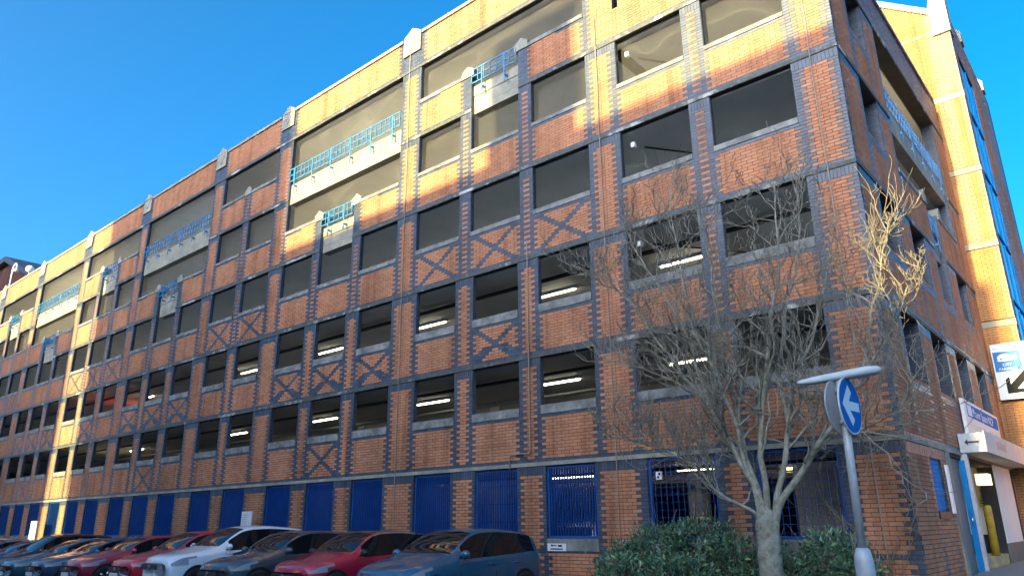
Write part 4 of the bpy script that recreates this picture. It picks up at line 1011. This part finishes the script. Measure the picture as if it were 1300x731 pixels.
    for sgn in (-1, 1):
        sx = cowl+.085; x = sx*L-L/2; w = wd*.93; zz = belt+.06
        mb = MB(); cx, cy, cz = x, sgn*(w+.13), zz+.03
        k = 10
        for a in range(7):
            for b in range(k):
                th = math.pi*a/6; ph = 2*math.pi*b/k
                mb.v.append((cx+.085*math.cos(ph)*math.sin(th)*(1 if math.cos(ph) < 0 else .55), cy+.105*math.cos(th), cz+.075*math.sin(ph)*math.sin(th)))
        for a in range(6):
            for b in range(k): mb.face((a*k+b, a*k+(b+1) % k, (a+1)*k+(b+1) % k, (a+1)*k+b), 0, True)
        mr = mb.build('wing_mirror', paint if not roofm else BLACK, root)
        ar_ = MB(); ar_.tube([(cx+.01, sgn*(w-.03), zz-.03), (cx, sgn*(w+.07), cz-.03)], .022, 6); ar_.build('mirror_arm', BLACK, mr)
        for dx in (.555, .75):
            hx = dx*L-L/2; mb = MB(); yy = sgn*wd*.995
            mb.tube([(hx-.08, yy*.985, belt-.10), (hx-.07, yy+sgn*.018, belt-.10), (hx+.07, yy+sgn*.018, belt-.10), (hx+.08, yy*.985, belt-.10)], .014, 6); mb.build('door_handle', paint, root)
        for wx in (.185, .80):
            c = Vector((wx*L-L/2, sgn*(wd*.985), .315)); Rw = .315
            mb = MB(); kk = 28
            mb.prism([c+Vector((.375*math.cos(2*math.pi*i/kk), sgn*-.004, .375*math.sin(2*math.pi*i/kk))) for i in range(kk)], (0, sgn*.012, 0)); mb.build('wheel_arch', BLACK, root)
            ty = MB(); prof = [(.20, .012), (.29, .022), (.312, .0), (.315, -.08), (.29, -.2)]
            for i in range(kk):
                a = 2*math.pi*i/kk
                for rr_, yy in prof: ty.v.append((c.x+rr_*math.cos(a), c.y+sgn*(yy+.012), c.z+rr_*math.sin(a)))
            np_ = len(prof)
            for i in range(kk):
                for j in range(np_-1): ty.face((i*np_+j, i*np_+j+1, ((i+1) % kk)*np_+j+1, ((i+1) % kk)*np_+j), 0, True)
            to = ty.build('wheel', TYRE, root)
            rm = MB(); rm.tube([c+Vector((0, sgn*.004, 0)), c+Vector((0, sgn*.016, 0))], .20, 24, 0)
            for i in range(5):
                a = 2*math.pi*i/5; e_ = Vector((math.cos(a), 0, math.sin(a)))
                rm.tube([c+Vector((0, sgn*.022, 0))+e_*.03, c+Vector((0, sgn*.020, 0))+e_*.195], [.032, .026], 6, 1)
            rm.build('rim', [BLACK, CHROME], to)
    wp = MB()
    for y0, y1 in ((-.55*wd, .05), (.08, .62*wd)): wp.tube([((cowl+.014)*L-L/2, y0, hood+.055), ((cowl+.022)*L-L/2, y1, hood+.075)], .010, 5)
    wp.build('wiper', BLACK, root)
    # door seams as narrow recess strips
    sm = MB()
    for sgn in (-1, 1):
        for s_ in (cowl+.075, .585, .79):
            pts = []
            for f_ in np.linspace(0, 1, 6):
                z = .32+(belt-.03-.32)*f_; w = wd*interp(wf, s_)*(.995 if .1 < f_ < .8 else .975 if f_ >= .8 else .985); pts.append((s_*L-L/2, sgn*(w+.003), z))
            sm.tube(pts, .0045, 4)
    sm.build('door_seam', BLACK, root)
    return root
BLK = carpaint('black_car_paint', (.006, .007, .009), .2)
cars = [
 ('medium blue five door hatchback nearest the evergreen shrub', (.016, .095, .165), -7.78, dict(L=4.05, H=1.47)),
 ('small red hatchback with a black roof and chrome window line', (.42, .008, .040), -10.85, dict(L=3.75, H=1.45, roofm=BLK, trim=True, rear=.91, hood=.96)),
 ('dark slate grey hatchback between the small red car and the white car', (.035, .06, .08), -13.25, dict(L=4.05, H=1.45, drop=.02)),
 ('white high bodied car with roof in line with the notice board', (.70, .73, .75), -15.65, dict(L=4.25, H=1.58, hood=1.05, nose=.90, metal=0)),
 ('bright red hatchback beside the white high bodied car', (.50, .010, .022), -18.15, dict(L=4.0, H=1.49)),
 ('deep maroon hatchback left of the bright red one', (.30, .008, .035), -21.2, dict(L=4.1, H=1.43)),
 ('navy car with pale streaks of light on its windscreen, left of the maroon one', (.02, .05, .10), -23.7, dict(L=4.3, H=1.42)),
 ('teal blue car in the row of dark cars at the left', (.02, .08, .12), -26.0, dict(L=4.3, H=1.44)),
 ('tall black car standing above its neighbours at the left', (.008, .010, .014), -28.5, dict(L=4.4, H=1.63, hood=1.02, nose=.88)),
 ('low mid blue car with pale windscreen at the left edge', (.02, .09, .18), -31.2, dict(L=4.3, H=1.41)),
 ('dark blue car last but one in the row at the left edge', (.02, .06, .16), -33.8, dict(L=4.4, H=1.42)),
 ('cream pale car at the far left end of the row', (.45, .40, .30), -37.2, dict(L=4.3, H=1.45)),
]
for i, (lab, colr, X, kw) in enumerate(cars):
    mt = kw.pop('metal', .15); L = kw.get('L', 4.1); p = carpaint('car_paint_%d' % i, colr, mt)
    Yc = -.95-L/2-random.uniform(0, .15)
    make_car(lab, p, (X, Yc, gz(X, Yc)), rz=R(90+random.uniform(-1.2, 1.2)), **kw)
# cars glimpsed on the decks
WP = MATS['car_paint_3']; RP = MATS['car_paint_4']; DP = MATS['car_paint_6']
inn = 'cars standing inside the car park'
make_car('white car with a yellow rear plate behind the blue grille beside the small white notice', WP, (-8.05, 3.2, .22), rz=R(-90), group=inn)
make_car('dark car whose curved roof shows above a second deck sill', DP, (-10.0, 3.6, B[1]+.095), rz=R(90), H=1.5, group=inn)
make_car('pale car glimpsed through the tree on the deck at the right end', WP, (-2.0, 3.4, B[1]+.095), rz=R(-90), H=1.5, group=inn)
make_car('white van like car lit by the sun on the first deck at the left', WP, (-38.3, 3.4, B[0]+.095), rz=R(90), H=1.7, group=inn)
make_car('red car lit by the sun on the second deck at the left', RP, (-38.4, 3.2, B[1]+.095), rz=R(90), group=inn)

# ------------------------------------------------------------------ notices
def notice(label, X, Y, z0, z1, w, post=True):
    r = empty('notice_board', (X, Y, gz(X, Y))); tag(r, label, 'notice board')
    h = gz(X, Y); mb = MB(); mb.box((-w/2, -.02, z0-h), (w/2, .02, z1-h)); b = mb.build('board', SIGNW, r)
    rr_ = random.Random(int(X*10)); mk = MB()
    for i in range(9): z = z1-h-.12-i*(z1-z0-.2)/10; mk.box((-w*.36, -.0235, z), (-w*.36+w*rr_.uniform(.35, .7), -.0205, z+.022))
    mk.build('print', INKG, b)
    if post:
        p = MB()
        for s_ in (-w*.3, w*.3): p.tube([(s_, .045, -.05), (s_, .045, z1-h)], .025, 8)
        p.build('post', GALV, r)
notice('tall white notice board on posts behind the white car', -19.75, -.5, 1.2, 2.10, .62)
notice('sunlit white notice board on posts near the bright blue grille at the left', -38.9, -.6, .9, 2.0, .8)
pn = MB(); pn.box((-7.68, -.035, 1.03), (-7.16, -.024, 1.19)); po = pn.build('wall_plate', SIGNW); tag(po, 'small white plate on the sill below the first grille left of the shrub', 'notice')
mk = MB(); mk.box((-7.58, -.038, 1.125), (-7.53, -.0355, 1.165)); mk.box((-7.52, -.038, 1.135), (-7.42, -.0355, 1.155)); mk.box((-7.38, -.038, 1.12), (-7.27, -.0355, 1.16)); mk.box((-7.60, -.038, 1.06), (-7.25, -.0355, 1.085)); mk.build('print', SIGNK, po)
pn = MB(); pn.box((-4.82, .03, 2.46), (-4.68, .05, 2.62)); po = pn.build('grille_plate', SIGNW); tag(po, 'tiny pale square tag high on the grille left of the tree', 'notice')
mk = MB(); mk.box((-4.79,   .027, 2.49), (-4.74, .0295, 2.53)); mk.box((-4.76,   .027, 2.55), (-4.71, .0295, 2.60)); mk.build('print', SIGNK, po)

# ------------------------------------------------------------------ swan neck lamps on the roof, far left
def swan(label, X, Y, z0, s):
    r = empty('roof_lamp', (X, Y, z0)); tag(r, label, 'lamp', 'lamps on the roof deck')
    pts = [(0, 0, 0), (0, 0, 1.3*s)] + [(.42*s*(1-math.cos(a)), 0, 1.3*s+.42*s*math.sin(a)*1.0) for a in np.linspace(.2, math.pi*1.05, 12)]
    mb = MB(); mb.tube(pts, [.042]*len(pts), 8); mb.build('post', WHITE, r)
    e_ = pts[-1]; mb = MB(); mb.tube([(e_[0], 0, e_[2]+.05), (e_[0], 0, e_[2]-.03), (e_[0], 0, e_[2]-.22)], [.05, .16, .19], 12); mb.build('lamp_head', GALV, r)
swan('white swan neck lamp post on the parapet in front of the far gable', -55.0, .3, 17.55, 1.02)
r = empty('roof_lamp', (-57.6, 2.0, 16.3)); tag(r, 'round pale globe lamp on a short post behind the parapet', 'lamp', 'lamps on the roof deck')
mb = MB(); mb.tube([(0, 0, 0), (0, 0, 3.5)], .05, 8); mb.build('post', GALV, r)
mb = MB(); mb.tube([(0, 0, 3.5+.26*(1-math.cos(a))) for a in np.linspace(.05, math.pi-.05, 9)], [.28*math.sin(a)+.01 for a in np.linspace(.05, math.pi-.05, 9)], 14); mb.build('globe', PLAST, r)
# gabled house beyond
gh = empty('gabled_building', (-88, 8, 0)); tag(gh, 'old brick building with a dark gabled roof beyond the far left end', 'building')
mb = MB(); mb.prism([(-18, 0, 0), (8.4, 0, 0), (8.4, 0, 25.9), (0, 0, 29.4), (-18, 0, 29.4)], (0, 12, 0)); mb.build('wall', REDB2, gh)
mb = MB(); mb.prism([(9.4, -.6, 25.7), (9.4, -.6, 26.2), (0, -.6, 30.1), (0, -.6, 29.5)], (0, 13, 0)); mb.prism([(-18, -.6, 29.5), (-.003, -.6, 29.5), (-.003, -.6, 30.1), (-18, -.6, 30.1)], (0, 13, 0)); mb.build('roof', SLATE, gh)
for x in (-7, -1, 4.5):
    f = MB(); f.box((x-.8, -.06, 21.0), (x+.8, .02, 23.6)); w = f.build('window', WHITE, gh); f = MB(); f.box((x-.7, -.08, 21.1), (x+.7, -.062, 23.5)); f.build('pane', GLASS, w)

# ------------------------------------------------------------------ buildings across the street, behind the camera (they cast the shade)
YD = 36.0; YO = -YD; TE = math.tan(SUN_EL)*YD; SH = YD*math.tan(SUN_AZ)
def opp(name, label, x0, x1, z, depth=11, extra=None, mat=STONE):
    r = empty(name, ((x0+x1)/2, YO, 0)); tag(r, label, 'building')
    c = (x0+x1)/2; mb = MB(); mb.box((x0-c, -depth, -.3), (x1-c, 0, z-.25)); mb.build('wall', mat, r)
    mb = MB(); mb.box((x0-c, -depth, z-.247), (x1-c, .0, z)); mb.build('roof', CONC, r)
    if extra:
        a, b, zz = extra; mb = MB(); mb.box((a-c, -depth*.6, z+.003), (b-c, 0, zz)); mb.build('plant_room', mat, r)
    n = max(1, int((x1-x0)/2.6)); fm = None
    for fl_ in range(int((z-1)/3.2)):
        for i in range(n):
            xx = x0-c+(x1-x0)*(i+.5)/n; zb_ = .9+fl_*3.2
            if zb_+1.9 > z-.5: continue
            if fm is None:
                f = MB(); f.box((-.62, 0.002, 0), (.62, .05, 1.7)); fm = bpy.data.meshes.new('window'); fm.from_pydata(f.v, [], f.f); fm.materials.append(WHITE)
                g = MB(); g.box((-.55, .051, .07), (.55, .06, 1.63)); gm = bpy.data.meshes.new('pane'); gm.from_pydata(g.v, [], g.f); gm.materials.append(GLASS)
            w = instance(fm, 'window', (xx, 0, zb_), r); instance(gm, 'pane', (0, 0, 0), w)
opp('office_block', 'pale rendered block behind the viewer, second along the street', -65.5, -40.06-SH, 12.3+TE)
opp('tall_block', 'tallest pale block behind the viewer, beside the narrow gap', -36.95-SH, -20.06-SH, 18.2+TE)
opp('long_block', 'long pale block with a rooftop plant room behind the viewer', -20.05-SH, .30-SH, 11.32+TE, extra=(-9.55-SH, -6.5-SH, 15.6+TE))
opp('low_block', 'low pale block behind the viewer at the right end', .31-SH, 32, 4.6+(YD-2.2)*math.tan(SUN_EL))
opp('far_shade_block', 'unseen high pale block added behind the viewer to shade the far gabled building', -125, -66, 46, depth=14)  # unseen block, added to keep sun off the far gabled building
print('bricks', len(front.bricks), len(side.bricks), 'twigs', cnt)
